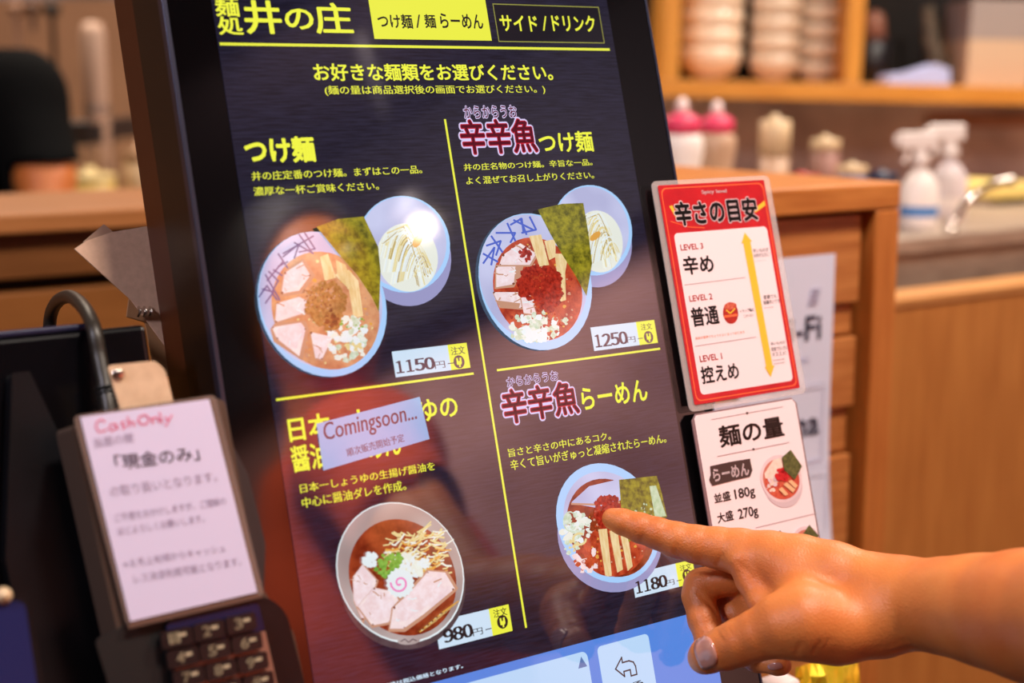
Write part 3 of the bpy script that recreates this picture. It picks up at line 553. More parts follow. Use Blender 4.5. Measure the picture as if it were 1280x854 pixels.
def sdf_obj(name, fn, lo, hi, h, m, parent=None, extra=None):
    V, Q = surface_nets(fn, lo, hi, h); me = bpy.data.meshes.new(name)
    if extra: V0, Q0 = extra; Q = np.concatenate([Q, Q0 + len(V)]); V = np.concatenate([V, V0])
    me.from_pydata(V.tolist(), [], Q.tolist()); me.polygons.foreach_set('use_smooth', [True] * len(me.polygons)); me.materials.append(m); me.update()
    return link(bpy.data.objects.new(name, me), parent, I4)
def J(x, y, z, r): return (np.array(W(x, y, z)), r / 1000)
index = [J(765.5, 648.5, .8435, 6.3), J(778, 652.5, .8413, 7.4), J(800, 660, .838, 8.5), J(822, 667, .835, 9.0), J(845, 675, .832, 10.2), J(870, 680.5, .829, 10.8), J(897, 685, .826, 11.8), J(925, 690, .822, 13.2), J(962, 699, .815, 15.6)]
meta1 = [J(962, 699, .815, 15.6), J(1000, 708, .807, 16.9), J(1040, 720, .799, 18.4), J(1110, 744, .785, 20.8)]
pad = [J(935, 742, .845, 11), J(960, 775, .838, 13), J(1010, 790, .82, 15)]
pad2 = [J(916, 768, .848, 9), J(935, 775, .845, 9.5), J(965, 778, .838, 12)]
meta2 = [J(955, 712, .838, 12.5), J(1040, 741, .815, 14.5), J(1115, 758, .795, 18)]
meta3 = [J(952, 735, .855, 11), J(1040, 765, .825, 14), J(1110, 770, .803, 17)]
thumb = [J(879, 823, .798, 8.6), J(884, 819.5, .795, 9.8), J(905, 811, .788, 11.6), J(925, 803, .783, 12.6), J(950, 793, .778, 13.8), J(975, 783, .774, 16.2), J(1005, 778, .772, 18.6)]
thenar = [J(1005, 778, .772, 18.6), J(1045, 786, .775, 18.6), J(1095, 779, .777, 19.2)]
fore = [J(1110, 760, .780, 22), J(1150, 756, .770, 22.2), J(1180, 756, .757, 23.6), J(1215, 760, .742, 26.4), J(1280, 768, .715, 31.2), J(1360, 775, .680, 35), J(1480, 790, .62, 38)]
fore2 = [J(1120, 762, .805, 19), J(1160, 758, .795, 20), J(1215, 764, .772, 24), J(1280, 772, .745, 29), J(1400, 785, .69, 35)]
middle = [J(958, 712, .836, 11.5), J(915, 722, .842, 10.4), J(876, 732, .846, 9.8), J(873, 745, .843, 9.6), J(880, 775, .835, 9.3), J(887, 797, .829, 8.8), J(908, 806, .83, 8.4), J(928, 808, .835, 7.6)]
ring = [J(955, 735, .852, 10.5), J(918, 745, .857, 9.6), J(892, 757, .859, 9.2), J(893, 775, .855, 8.8), J(903, 800, .85, 8.4), J(930, 806, .848, 7.8)]
pinky = [J(990, 768, .845, 10), J(950, 785, .852, 8.6), J(922, 798, .855, 8), J(925, 812, .85, 7.6), J(945, 826, .845, 6.6), J(972, 831.5, .838, 5.9), J(978, 832, .837, 5.4)]
web = [J(925, 702, .812, 8), J(936, 728, .808, 6.5), J(950, 752, .80, 6.5), J(985, 775, .79, 10)]
web2 = [J(975, 712, .806, 12), J(1004, 748, .79, 13), J(1030, 768, .785, 14)]
grooves = [((801, 684, .828), (803, 668, .8275)), ((842, 700, .822), (845, 681, .8195)), ((895, 706, .813), (901, 694, .812)), ((1001, 808, .7515), (989, 826, .757)), ((1024, 806, .7515), (1010, 829, .757)), ((897, 800, .776), (899, 790, .780))]
def hand_base(p):
    palm = chain(p, meta1, .006); palm = smin(palm, chain(p, meta2, .006), .012); palm = smin(palm, chain(p, meta3, .006), .012); palm = smin(palm, chain(p, pad, .006), .008); palm = smin(palm, chain(p, pad2, .004), .005)
    arm = smin(chain(p, fore, .006), chain(p, fore2, .006), .018); palm = smin(palm, arm, .014)
    th = chain(p, thumb, .003); th = smin(th, chain(p, thenar, .006), .010)
    d = smin(palm, th, .008); d = smin(d, chain(p, web2, .004), .010); d = smin(d, chain(p, web, .004), .007)
    ix = chain(p, index, .003); d = smin(d, ix, .004)
    md = chain(p, middle, .0025); rg = chain(p, ring, .0025); pk = chain(p, pinky, .0025)
    d = smin(d, md, .002); d = smin(d, rg, .002); d = smin(d, pk, .002)
    return d
creases = [(.00055, .0011, [(801, 684), (802, 676), (803, 669)]), (.0006, .0011, [(842, 700), (844, 691), (846, 682)]), (.0006, .0012, [(896, 707), (899, 700), (903, 694)]),
    (.0006, .0012, [(1001, 805), (996, 816), (988, 827)]), (.0006, .0012, [(1024, 803), (1018, 815), (1010, 829)]), (.0004, .0010, [(1036, 800), (1031, 812)]), (.0007, .0013, [(1108, 816), (1125, 812), (1146, 809)]), (.0004, .0012, [(1112, 808), (1135, 800)]),
    (.0009, .0013, [(873, 742), (884, 752), (896, 768)]), (.0006, .0011, [(897, 790), (901, 797), (905, 801)]), (.0004, .0009, [(904, 787), (909, 795)]), (.0004, .0009, [(910, 785), (914, 792)]),
    (.0005, .0012, [(921, 702), (932, 712), (941, 724)]), (.0004, .0012, [(866, 797), (877, 792), (888, 791)])]
def drop_on(fn, x, y, z, lift=0.0):
    d = np.array((R @ ray(x, y)).normalized()); p = np.array(W(x, y, z)) - d * .05
    for _ in range(60): p = p + d * min(.005, float(fn(p[None])[0] - lift))
    return p
CR = []
for dp, wd, pts in creases:
    P = [drop_on(hand_base, x, y, .80) for x, y in pts]
    CR += [(dp, wd, P[i], P[i + 1]) for i in range(len(P) - 1)]
def hand_sdf(p):
    d = hand_base(p); add = np.zeros_like(d)
    for dp, wd, a, b in CR:
        if np.linalg.norm(p.reshape(-1, 3).mean(0) - a) > .06 and d.size < 5000: continue
        e = cone(p, a, b, 0, 0); add = np.maximum(add, dp * np.exp(-(e / wd) ** 2))
    return d + add * .8
M_skin = mat('tan_skin', (204, 108, 50), rough=.46, sss=.10, rgb2=(220, 132, 66), nscale=22, detail=6, ramp=(.3, .7), bump=.0)
nt = M_skin.node_tree                          # fine pore and wrinkle relief
tc = nt.nodes.new('ShaderNodeTexCoord'); nz = nt.nodes.new('ShaderNodeTexNoise'); nz.inputs['Scale'].default_value = 420; nz.inputs['Detail'].default_value = 4
vo = nt.nodes.new('ShaderNodeTexVoronoi'); vo.inputs['Scale'].default_value = 900; ad = nt.nodes.new('ShaderNodeMath'); ad.operation = 'ADD'
bp = nt.nodes.new('ShaderNodeBump'); bp.inputs['Strength'].default_value = .35; bp.inputs['Distance'].default_value = .0004
nt.links.new(tc.outputs['Object'], nz.inputs['Vector']); nt.links.new(tc.outputs['Object'], vo.inputs['Vector']); nt.links.new(nz.outputs['Fac'], ad.inputs[0]); nt.links.new(vo.outputs['Distance'], ad.inputs[1])
nt.links.new(ad.outputs[0], bp.inputs['Height']); nt.links.new(bp.outputs[0], nt.nodes['Principled BSDF'].inputs['Normal'])
M_nail = mat('finger_nail', (206, 142, 124), rough=.22, coat=.5, sss=.05)
allp = np.array([q[0] for c in (index, meta1, meta2, meta3, thumb, thenar, middle, ring, pinky) for q in c] + [np.array(W(1330, 770, .69))])
lo = allp.min(0) - .045; hi = allp.max(0) + .045
# customer whose hand it is: stands to the right, outside the frame, mirrored faintly in the glass
El = np.array(W(1480, 790, .62)); 
sh = El + np.array((.20, -.16, .20)); hip = sh + np.array((.12, -.12, -.52))
person = thing('person', Matrix.Translation((hip[0], hip[1], 0)), 'customer in a rust T-shirt, bare arm reaching in from the right to touch the menu', 'person')
# fine mesh for hand and forearm, joined in one object with the coarser remainder of the body
neck = sh + np.array((.16, -.13, .05)); head = neck + np.array((-.04, .05, .20)); sh2 = neck + (neck - sh); sh2[2] = sh[2]
chest = (sh + sh2) / 2 + np.array((0, 0, -.14)); pelvis = chest + np.array((0, 0, -.36))
def body_sdf(p):
    q = p - head; d = np.linalg.norm(q / np.array((.074, .082, .112)), axis=-1) * .08 - .08
    jaw = head + np.array((-.02, .03, -.06)); d = smin(d, cone(p, jaw, jaw + np.array((-.006, .008, -.02)), .045, .035), .03)
    nose = head + np.array((-.055, .065, -.015)); d = smin(d, cone(p, nose + np.array((.012, -.014, .03)), nose, .008, .013), .012)
    for e in (-1, 1): er = head + np.array((.76, .65, 0)) * .070 * e; d = smin(d, cone(p, er + np.array((0, 0, .012)), er + np.array((.008, -.008, -.018)), .011, .009), .006)
    d = smin(d, cone(p, neck, head + np.array((0, 0, -.06)), .055, .05), .03)
    d = smin(d, cone(p, sh, sh2, .062, .062), .04); d = smin(d, cone(p, chest, neck + np.array((0, 0, -.06)), .12, .08), .08)
    d = smin(d, cone(p, chest, pelvis, .135, .13), .06)
    d = smin(d, cone(p, sh, El, .052, .040), .04); d = np.minimum(d, cone(p, El, np.array(W(1385, 779, .667)), .0395, .0345))
    d = smin(d, cone(p, sh2, sh2 + np.array((.03, -.03, -.30)), .052, .042), .04); d = smin(d, cone(p, sh2 + np.array((.03, -.03, -.30)), sh2 + np.array((-.02, .08, -.53)), .042, .03), .02)
    for s_ in (-1, 1):
        hp = pelvis + (sh - sh2) / np.linalg.norm(sh - sh2) * .09 * s_; ft = hp.copy(); ft[2] = .09; kn = (hp + ft) / 2
        d = smin(d, cone(p, hp, kn, .085, .06), .04); d = smin(d, cone(p, kn, ft, .06, .04), .03)
        toe = ft + np.array((-.09, .13, -.045)); d = smin(d, cone(p, ft + np.array((0, 0, -.045)), toe, .042, .035), .02)
    return d
Vb, Qb = surface_nets(body_sdf, np.minimum(pelvis - .34, np.minimum(El, np.array(W(1385, 779, .667))) - .06) * np.array((1, 1, 0)) + np.array((0, 0, .0)), np.maximum(np.maximum(head, sh2), np.array(W(1385, 779, .667)) - .1) + .2, .014)
lim = np.array(W(1420, 790, .65)); axis = El - np.array(W(1280, 770, .715)); axis /= np.linalg.norm(axis)
cutd = lambda p: (p - lim) @ axis
def hand_cut(p): return np.maximum(hand_sdf(p), cutd(p) - .02)
hi2 = np.maximum(hi, lim + .05); lo2 = np.minimum(lo, lim - .05)
body = sdf_obj('body', hand_cut, lo2, hi2, .0010, M_skin, person, (Vb, Qb))
shirt = sdf_obj('shirt', lambda p: np.maximum(body_sdf(p) - .012, np.maximum(pelvis[2] - .10 - p[..., 2], np.maximum(p[..., 2] - neck[2] - .02, np.minimum((p - (sh * .45 + El * .55)) @ ((El - sh) / np.linalg.norm(El - sh)), .5)))), pelvis - .34, np.maximum(head, sh2) + .2, .012, mat('rust_cotton', (214, 80, 34), rough=.9, rgb2=(196, 70, 30), nscale=60), person)
trs = sdf_obj('trousers', lambda p: np.maximum(body_sdf(p) - .010, np.maximum(p[..., 2] - pelvis[2] + .09, .12 - p[..., 2])), (pelvis - .3) * np.array((1, 1, 0)), pelvis + .3, .014, mat('dark_denim', (30, 34, 52), rough=.9), person)
hair = sdf_obj('hair', lambda p: np.maximum(np.linalg.norm((p - head - np.array((.012, -.014, .02))) / np.array((.088, .096, .118)), axis=-1) * .09 - .09, -((p - head) @ np.array((.6, -.7, .3)) + .035)), head - .16, head + .16, .006, mat('black_hair', (20, 16, 15), rough=.6), person)
def nail(name, cx, cy, z, ex, ey, label, n=9, lift=.0005):
    """curved nail plate: an outline of photo points dropped onto the finger's surface"""
    vs = []; fs = []
    def drop(x, y):
        d = np.array((R @ ray(x, y)).normalized()); p = np.array(W(x, y, z)) - d * .03
        for _ in range(40): p = p + d * min(.004, float(hand_base(p[None])[0] - lift))
        return p
    rings = [(0, 1)] + [(k / 4, 20) for k in range(1, 5)]
    vs.append(drop(cx, cy))
    for q, m in rings[1:]:
        for i in range(20):
            t = 2 * math.pi * i / 20; a = math.copysign(abs(math.cos(t)) ** .7, math.cos(t)) * q; b_ = math.copysign(abs(math.sin(t)) ** .7, math.sin(t)) * q
            vs.append(drop(cx + a * ex[0] + b_ * ey[0], cy + a * ex[1] + b_ * ey[1]))
    fs += [(0, 1 + i, 1 + (i + 1) % 20) for i in range(20)]
    for k in range(3): fs += [(1 + k * 20 + i, 21 + k * 20 + i, 21 + k * 20 + (i + 1) % 20, 1 + k * 20 + (i + 1) % 20) for i in range(20)]
    b = MB().add(vs, fs, 0, True); o = b.build(name, M_nail, person, I4); o['label'] = label
    so = o.modifiers.new('solid', 'SOLIDIFY'); so.thickness = .0006; so.offset = 0
nail('fingernail', 882, 816.5, .79, (11.5, -6.5), (6.5, 19), 'pale thumbnail')
nail('fingernail', 969, 833, .835, (9, -1.5), (2, 4), 'small pale nail of the curled little finger')
# ================================================================== COUNTER
MC = MK(Vector((P0.x, P0.y, .74)))
tag(MB().box(-.75, .27, -.12, .20, -.74, 0).build('ordering_counter', M_ctr, None, MC, bevel=.004), 'dark low counter under the kiosk and the payment terminal', 'counter')
# ================================================================== WOODEN CABINET (right)
wood = lambda n, a, b_, st, sc=9, **k: mat(n, a, rgb2=b_, nscale=sc, stretch=st, detail=7, bump=.12, **{'rough': .45, **k})
Wc = wood('honey_wood_across', (178, 102, 40), (206, 130, 60), (1.2, 6, 16)); Wp = wood('honey_wood_upright', (182, 104, 42), (202, 124, 56), (14, 6, 1.0))
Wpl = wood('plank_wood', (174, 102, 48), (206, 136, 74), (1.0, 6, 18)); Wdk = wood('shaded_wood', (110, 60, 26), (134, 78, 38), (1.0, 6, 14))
cM = MK(W(1128, 227, 1.30)); CP = lambda x, y, b=0.0: KP(cM, x, y, b)
cab = thing('wooden_cabinet', cM @ Matrix.Translation((-.2, .2, -cM.translation.z)), 'honey wood cabinet with a plank front behind the laminated cards', 'cabinet')
aL = CP(868, 240)[0] - .08; aR = 0.0; cT = 0.0; fr = -CP(1096, 262)[1] * 0 + (cT - CP(1108, 262)[1]); pw = -CP(1095, 400)[0] + .004
zb = -cM.translation.z + .001
MB().box(aL, aR, 0, .42, cT - fr, cT).build('top_board', Wc, cab, cM, bevel=.003)
for x0, x1 in ((aR - pw, aR), (aL, aL + pw)): MB().box(x0, x1, .0005, .40, zb, cT - fr - .0005).build('post', Wp, cab, cM, bevel=.0025)
ys = [CP(1067, y)[1] for y in (383, 424, 514, 572, 690)]; ys = [cT - fr - .003] + ys + [zb + .02]
pr = [.012, .018, .013, .019, .014, .018]; gx = CP(1085, 400)[0]
for i in range(6): MB().box(aL + pw + .002, gx - (.002 if i % 2 else 0), pr[i], .034, ys[i + 1] + .0012, ys[i] - .0012).build('plank', Wpl, cab, cM, bevel=.0015)
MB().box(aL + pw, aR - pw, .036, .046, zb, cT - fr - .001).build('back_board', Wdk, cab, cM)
# Wi-Fi notice taped on the planks
wf = thing('wireless_notice', cM @ Matrix.Translation((*CP(1040, 650, .0), 0))if False else cM, 'white paper wireless internet notice taped to the plank front, its lower edge curling', 'notice')
M_paper = mat('bluish_white_paper', (226, 230, 255), rough=.7)
xa = CP(930, 330)[0]; xb_, yt = CP(1046, 317); yb = CP(1040, 720)[1]
b = MB(); n = 14; vs = []
for i in range(n + 1):
    t = i / n; c = yt + (yb - yt) * t; cu = -.002 - .05 * max(0, t - .45) ** 2
    for k in range(2): vs += [(xa, cu + .004 - .0004 * k, c), (xb_, cu * 1.0 + .004 - .0004 * k, c)]
fs = []
for i in range(n): o = i * 4; fs += [(o, o + 1, o + 5, o + 4), (o + 2, o + 6, o + 7, o + 3)]
b.add(vs, fs, 0, True); b.build('paper', M_paper, wf, cM)
paper = bpy.data.objects['paper']
M_g = mat('soft_grey_print', (84, 80, 110), rough=.7); M_lg = mat('light_grey_print', (196, 196, 222), rough=.7)
def upright_text(body, bl, tr, off, name, m, parent, M, conv, style=BOLD):
    b = MB(); put_text(b, body, bl, tr, 0, 0, style, conv=conv); b.v = [(x, off, y) for x, y, _ in b.v]; o = b.build(name, m, parent, M); return o
cv = lambda x, y: CP(x, y)
upright_text('Wi-Fi', (950, 434), (1027, 394), .0008, 'lettering', M_g, paper, cM, cv)
upright_text('FREE', (1002, 455), (1013, 446), .0008, 'lettering', M_lg, paper, cM, cv, REG)
upright_text('karahana', (952, 548), (1024, 514), .0008, 'lettering', M_g, paper, cM, cv) if False else upright_text('na', (994, 548), (1024, 522), .0005, 'lettering', M_g, paper, cM, cv)
b = MB()
for (x0, y0), (x1, y1) in (((960, 588), (1030, 478)), ((960, 700), (1030, 580))):
    a0, c0 = CP(x0, y0); a1, c1 = CP(x1, y1)
    for q in ((a0, a1, c1 - .0008, c1), (a0, a1, c0, c0 + .0008), (a1 - .0008, a1, c0, c1)): b.box(q[0], q[1], -.0012 if y0 < 600 else -.0060, -.0009 if y0 < 600 else -.0057, q[2], q[3])
b.build('box_outline', M_lg, paper, cM)
b = MB(); a0, c0 = CP(1018, 372)
for k in range(4): b.box(a0 - .006 + .001 * k, a0 + .005 + .001 * k, .0002, .0006, c0 - .006 + .004 * k, c0 - .004 + .004 * k)
b.build('emblem', M_lg, paper, cM)
# ================================================================== SERVING COUNTER, SINK, SHELF (right background)
sM = MK(W(1128, 372, 1.72)); SP = lambda x, y, b=0.0: KP(sM, x, y, b); zf = -sM.translation.z
sc_ = thing('serving_counter', sM @ Matrix.Translation((.5, .2, zf)), 'light wood fronted serving counter to the right of the cabinet', 'counter')
Wpan = wood('pale_panel_wood', (178, 110, 48), (198, 130, 62), (7, 3, .8), 7)
MB().box(-.10, 1.3, 0, .03, zf + .002, -.012).build('front_panel', Wpan, sc_, sM); MB().box(-.10, 1.3, -.004, .05, -.0115, .0).build('top_edge', wood('pale_edge_wood', (196, 132, 70), (208, 146, 84), (1, 3, 8)), sc_, sM, bevel=.002)
M_steel = mat('brushed_steel', (188, 168, 150), rough=.36, metal=.35, rgb2=(160, 140, 124), nscale=12, stretch=(1, 1, 6)); M_steel2 = mat('polished_steel', (220, 210, 200), rough=.15, metal=1)
kM = MK(W(1200, 290, 1.98)); zf2 = -kM.translation.z
snk = thing('steel_sink_unit', kM @ Matrix.Translation((0, .25, zf2)), 'stainless steel sink unit behind the serving counter', 'sink')
MB().box(-.50, 1.0, 0, .80, zf2 + .002, -.025).build('cabinet_body', M_steel, snk, kM, bevel=.004); MB().box(-.51, 1.01, -.01, .81, -.0245, 0).build('rim', M_steel2 if False else M_steel, snk, kM, bevel=.004)
def put(px, py, z, name, label, cat, group=None):          # a thing whose base stands at a photo point
    p = W(px, py, z); return thing(name, Matrix.Translation(p), label, cat, group), Matrix.Translation(p), z / F
zt = kM.translation.z
def on_sink(px, b):                             # point of the sink top under photo column px, b metres behind its front
    a, _ = KP(kM, px, 290, b); return kM @ Vector((a, b, 0))
def stand(px, b, name, label, cat, group=None):
    p = on_sink(px, b) + Vector((0, 0, .0005)); z = -(R.transposed() @ (p - CAM)).z; M = Matrix.Translation(p); return thing(name, M, label, cat, group), M, z / F
t, M, s = stand(1187, .012, 'faucet', 'curved polished steel faucet in front of the yellow board', 'faucet')
q = [on_sink(1190, .06) + Vector((0, 0, h)) for h in (0,)]; L = lambda x, y: (M.inverted() @ W(x, y, s * F))
MB().lathe([(0, 0), (.012, 0), (.012, .004), (.007, .006), (0, .006)]).build('base_collar', M_steel2, t, M)
MB().tube([Vector((0, 0, .012)), L(1194, 276), L(1204, 258), L(1219, 243), L(1240, 231), L(1264, 225)], .0055).tube([L(1261, 226), L(1267, 225.5)], .0078, smooth_path=False).build('spout', M_steel2, t, M)
M_wpl = mat('white_spray_plastic', (240, 228, 222), rough=.35); M_lab = mat('blue_label', (60, 130, 200), rough=.5); M_clr = mat('milky_plastic', (226, 212, 214), rough=.3, alpha=.9); M_tanp = mat('tan_bottle_plastic', (196, 160, 132), rough=.4)
def spray(px, b, label, sc, mbody, mhead):
    t, M, s = stand(px, b, 'spray_bottle', label, 'spray bottle'); h = 125 * s * sc; M = M @ Matrix.Rotation(math.pi, 4, 'Z'); WM[t.name] = M; t.matrix_basis = M
    r = .19 * h
    MB().lathe([(0, 0), (r, 0), (r * 1.02, h * .05), (r, h * .45), (r * .55, h * .58), (r * .33, h * .62), (r * .33, h * .68), (0, h * .68)]).build('bottle', mbody, t, M)
    MB().lathe([(0, h * .665), (r * .48, h * .665), (r * .48, h * .75), (r * .2, h * .78), (0, h * .78)]).build('collar', mhead, t, M)
    MB().box(-r * .7, r * 1.25, -r * .32, r * .32, h * .83, h * 1.0).box(-r * .25, r * .35, -r * .25, r * .25, h * .76, h * .84).box(r * 1.25, r * 1.5, -r * .18, r * .18, h * .87, h * .97).build('spray_head', mhead, t, M, bevel=r * .12)
    MB().tube([(r * .8, 0, h * .84), (r * .75, 0, h * .76), (r * .95, 0, h * .68)], r * .13, 8).build('trigger', mhead, t, M)
    MB().lathe([(r * 1.03, h * .14), (r * 1.03, h * .24)], n=24).build('label', M_lab if px < 1160 else M_wpl, t, M)
spray(1147, .06, 'white spray bottle with a blue label beside the cabinet corner', .96, M_wpl, M_wpl); spray(1183, .13, 'second white spray bottle standing behind the blue labelled one', .94, M_clr, M_wpl)
t, M, s = stand(1232, .30, 'cutting_board', 'pale yellow board lying behind the faucet', 'board')
M = M @ Matrix.Rotation(math.atan2(Xk.y, Xk.x), 4, 'Z'); WM[t.name] = M; t.matrix_basis = M
MB().prism(rrect(-46 * s, 50 * s, -.06, .09, .01), .012, .034).build('board', mat('yellow_resin', (246, 220, 130), rough=.4), t, M, bevel=.003); MB().box(-40 * s, -34 * s, -.05, .08, 0, .0115).box(38 * s, 44 * s, -.05, .08, 0, .0115).build('rest', M_steel, t, M)
def squeeze(px, b, label, mb_, mc, sc=1):
    t, M, s = stand(px, b, 'squeeze_bottle', label, 'bottle', None); h = 120 * s * sc; r = .165 * h
    MB().lathe([(0, 0), (r * .9, 0), (r, h * .03), (r, h * .30), (r * .82, h * .45), (r, h * .58), (r, h * .68), (r * .8, h * .74), (0, h * .74)]).build('bottle', mb_, t, M)
    MB().lathe([(0, h * .735), (r * .88, h * .735), (r * .86, h * .84), (r * .5, h * .88), (0, h * .88)]).build('cap', mc, t, M); MB().lathe([(0, h * .875), (r * .36, h * .875), (r * .26, h * .97), (r * .1, h), (0, h)]).build('nozzle', mat('nozzle_white', (244, 220, 216), rough=.4), t, M)
M_pk = mat('pink_cap_plastic', (226, 60, 100), rough=.4)
squeeze(850, .24, 'white squeeze bottle with a pink cap close beside the kiosk edge', M_wpl, M_pk, 1.36); squeeze(893, .33, 'tan squeeze bottle with a pink cap, second from the kiosk edge', M_tanp, M_pk, 1.22)
def canister(px, b, hpx, wpx, label, m1, m2, name='canister', cat='canister', lid=.2):
    t, M, s = stand(px, b, name, label, cat); h = hpx * s; r = wpx * s / 2
    MB().lathe([(0, 0), (r, 0), (r, h * (1 - lid)), (0, h * (1 - lid))]).build('vessel', m1, t, M); MB().lathe([(0, h * (1 - lid)), (r * 1.06, h * (1 - lid) + .0005), (r * 1.06, h * .94), (r * .3, h * .96), (r * .25, h), (0, h)]).build('lid', m2, t, M)
M_sil = mat('cloudy_steel', (190, 176, 166), rough=.3, metal=.8); M_crm = mat('cream_plastic', (206, 176, 136), rough=.5); M_dk = mat('dark_enamel', (26, 24, 30), rough=.4); M_redd = mat('red_lid', (190, 50, 40), rough=.5)
canister(965, .30, 128, 36, 'tall canister with a cream domed lid under the shelf', M_tanp, M_crm, lid=.4); canister(935, .12, 72, 34, 'small shiny steel pot beside the tan bottle', M_sil, M_sil, 'steel_pot', 'pot')
canister(1000, .16, 70, 44, 'dark squat pot with a red lid above the cabinet top', M_dk, M_redd, 'sauce_pot', 'pot'); canister(1028, .36, 92, 34, 'pinkish brown jar behind the dark squat pot', mat('pinkish_jar', (150, 104, 92), rough=.5), M_crm, 'jar', 'jar')
canister(1062, .14, 80, 36, 'pale ribbed glass tumbler left of the black jug', mat('ribbed_glass', (176, 176, 206), rough=.2, alpha=.8), M_crm, 'tumbler', 'glass'); canister(1098, .12, 70, 40, 'black jug left of the white spray bottle', M_dk, mat('blue_black_lid', (30, 36, 66), rough=.4), 'jug', 'jug')
canister(905, .05, 42, 24, 'short green and white condiment pot at the foot of the tan bottle', mat('olive_glaze', (150, 150, 90), rough=.5), M_wpl, 'condiment_pot', 'pot')
# tiled wall panel behind
shp = W(1055, 104, 2.62); pM = Matrix.Translation((shp.x, shp.y + .27, 0)); tag(MB().box(-1.0, 2.0, 0, .02, .001, shp.z - .03).build('trim_1', M_wallr, None, pM), kind='structure')
M_rail = wood('rail_wood', (140, 84, 46), (156, 96, 56), (1, 3, 9)); rq = W(1140, 150, 3.0); rp = (rq.x - shp.x, rq.z)
tag(MB().box(rp[0], rp[0] + 1.2, -.022, -.001, rp[1] - .012, rp[1] + .012).build('wall_rail', M_rail, None, pM), 'thin wooden rail on the dark wall above the spray bottles', 'rail')
# shelf
hM = MK(W(1055, 104, 2.62)); hM = hM @ Matrix.Rotation(math.radians(-1.4), 4, 'Y'); HP = lambda x, y, b=0.0: ((W(x, y, 2.62) - hM.translation).dot(hM.to_3x3().col[0]), (W(x, y, 2.62) - hM.translation).dot(hM.to_3x3().col[2]))
k6 = 2.62 / F; HM = Matrix.Translation(hM.translation) @ Matrix((Vector((1, 0, 0)), Vector((0, 1, 0)), Vector((0, 0, 1)))).transposed().to_4x4() @ Matrix.Rotation(math.radians(1.4), 4, 'Y')
Wsh = wood('orange_shelf_wood', (198, 126, 40), (214, 144, 56), (1, 4, 8)); Wsu = wood('orange_shelf_wood_upright', (206, 134, 44), (218, 150, 60), (8, 4, 1))
shf = thing('wall_shelf', HM, 'orange wood open shelf with stacks of white bowls', 'shelf')
MB().box(-300 * k6, 330 * k6, 0, .23, -22 * k6, 0).build('shelf_board', Wsh, shf, HM, bevel=.002)
for x in (-228, 0, 300): MB().box((x) * k6, (x + 21) * k6, .001, .23, .0005, .46).build('divider', Wsu, shf, HM, bevel=.002)
MB().box(-300 * k6, 330 * k6, .235, .25, -.03, .46).build('back_panel', mat('black_back_panel', (16, 13, 12), rough=.7), shf, HM)
MB().box(-300 * k6, 330 * k6, 0, .25, .461, .49).build('shelf_board', Wsh, shf, HM, bevel=.002)
M_bowl = mat('ivory_glaze', (232, 206, 178), rough=.3, coat=.3); bowl0 = None
def bowl_at(xp, b, k, rpx, label, group):
    global bowl0
    M = HM @ Matrix.Translation((xp * k6, b, .001 + k * 24 * k6)) @ Matrix.Scale(rpx / 40, 4)
    r = 40 * k6
    if bowl0 is None:
        bowl0 = MB().lathe([(0, .004), (r * .42, .004), (r * .42, 0), (r * .5, 0), (r * .52, .007), (r * .80, r * .22), (r * .96, r * .60), (r, r * 1.0), (r * .97, r * 1.0), (r * .92, r * .62), (r * .75, r * .28), (r * .3, r * .14), (0, r * .13)], n=40).build('ramen_bowl', M_bowl, None, M); o = bowl0
    else: o = bowl0.copy(); COL.objects.link(o); o.matrix_basis = M
    tag(o, label, 'bowl', group)
words = ['bottom', 'second from the bottom', 'middle', 'fourth from the bottom', 'topmost']
for xs, bb, rp_, lb in ((-157, .12, 41, 'left shelf stack by the kiosk'), (-74, .12, 34, 'middle shelf stack'), (-18, .12, 26, 'right shelf stack by the divider')):
    for k in range(5): bowl_at(xs, bb, k, rp_, f'ivory bowl, {words[k]} of the {lb}', 'stacked bowls on the shelf')
def on_shelf(x, b, name, label, cat): M = HM @ Matrix.Translation((x * k6, b, .001)); return thing(name, M, label, cat), M
t, M = on_shelf(185, .12, 'cardboard_box', 'beige box standing at the right end of the shelf', 'box'); MB().box(-20 * k6, 60 * k6, -.06, .10, 0, 58 * k6).build('carton', mat('beige_card', (206, 176, 146), rough=.8), t, M); MB().box(-20 * k6, 60 * k6, -.06, .10, 58.3 * k6, 108 * k6).build('upper_carton', mat('grey_card', (160, 146, 140), rough=.8), t, M)
t, M = on_shelf(97, .06, 'folded_cloth', 'pale blue folded cloth lying on the shelf', 'cloth'); MB().prism([(-42 * k6, 0), (38 * k6, 0), (36 * k6, 20 * k6), (20 * k6, 25 * k6), (-8 * k6, 15 * k6), (-38 * k6, 10 * k6)], -.03, .05).build('cloth', mat('pale_blue_cloth', (190, 196, 240), rough=.9), t, M @ Matrix.Rotation(math.radians(90), 4, 'X'), bevel=.004)
t, M = on_shelf(60, .16, 'black_canister', 'black canister behind the folded cloth', 'canister'); MB().lathe([(0, 0), (22 * k6, 0), (22 * k6, 56 * k6), (0, 56 * k6)]).build('vessel', M_dk, t, M); MB().lathe([(0, 56.5 * k6), (18 * k6, 56.5 * k6), (12 * k6, 90 * k6), (0, 96 * k6)]).build('lid', mat('copper_tone', (150, 100, 80), rough=.4), t, M)
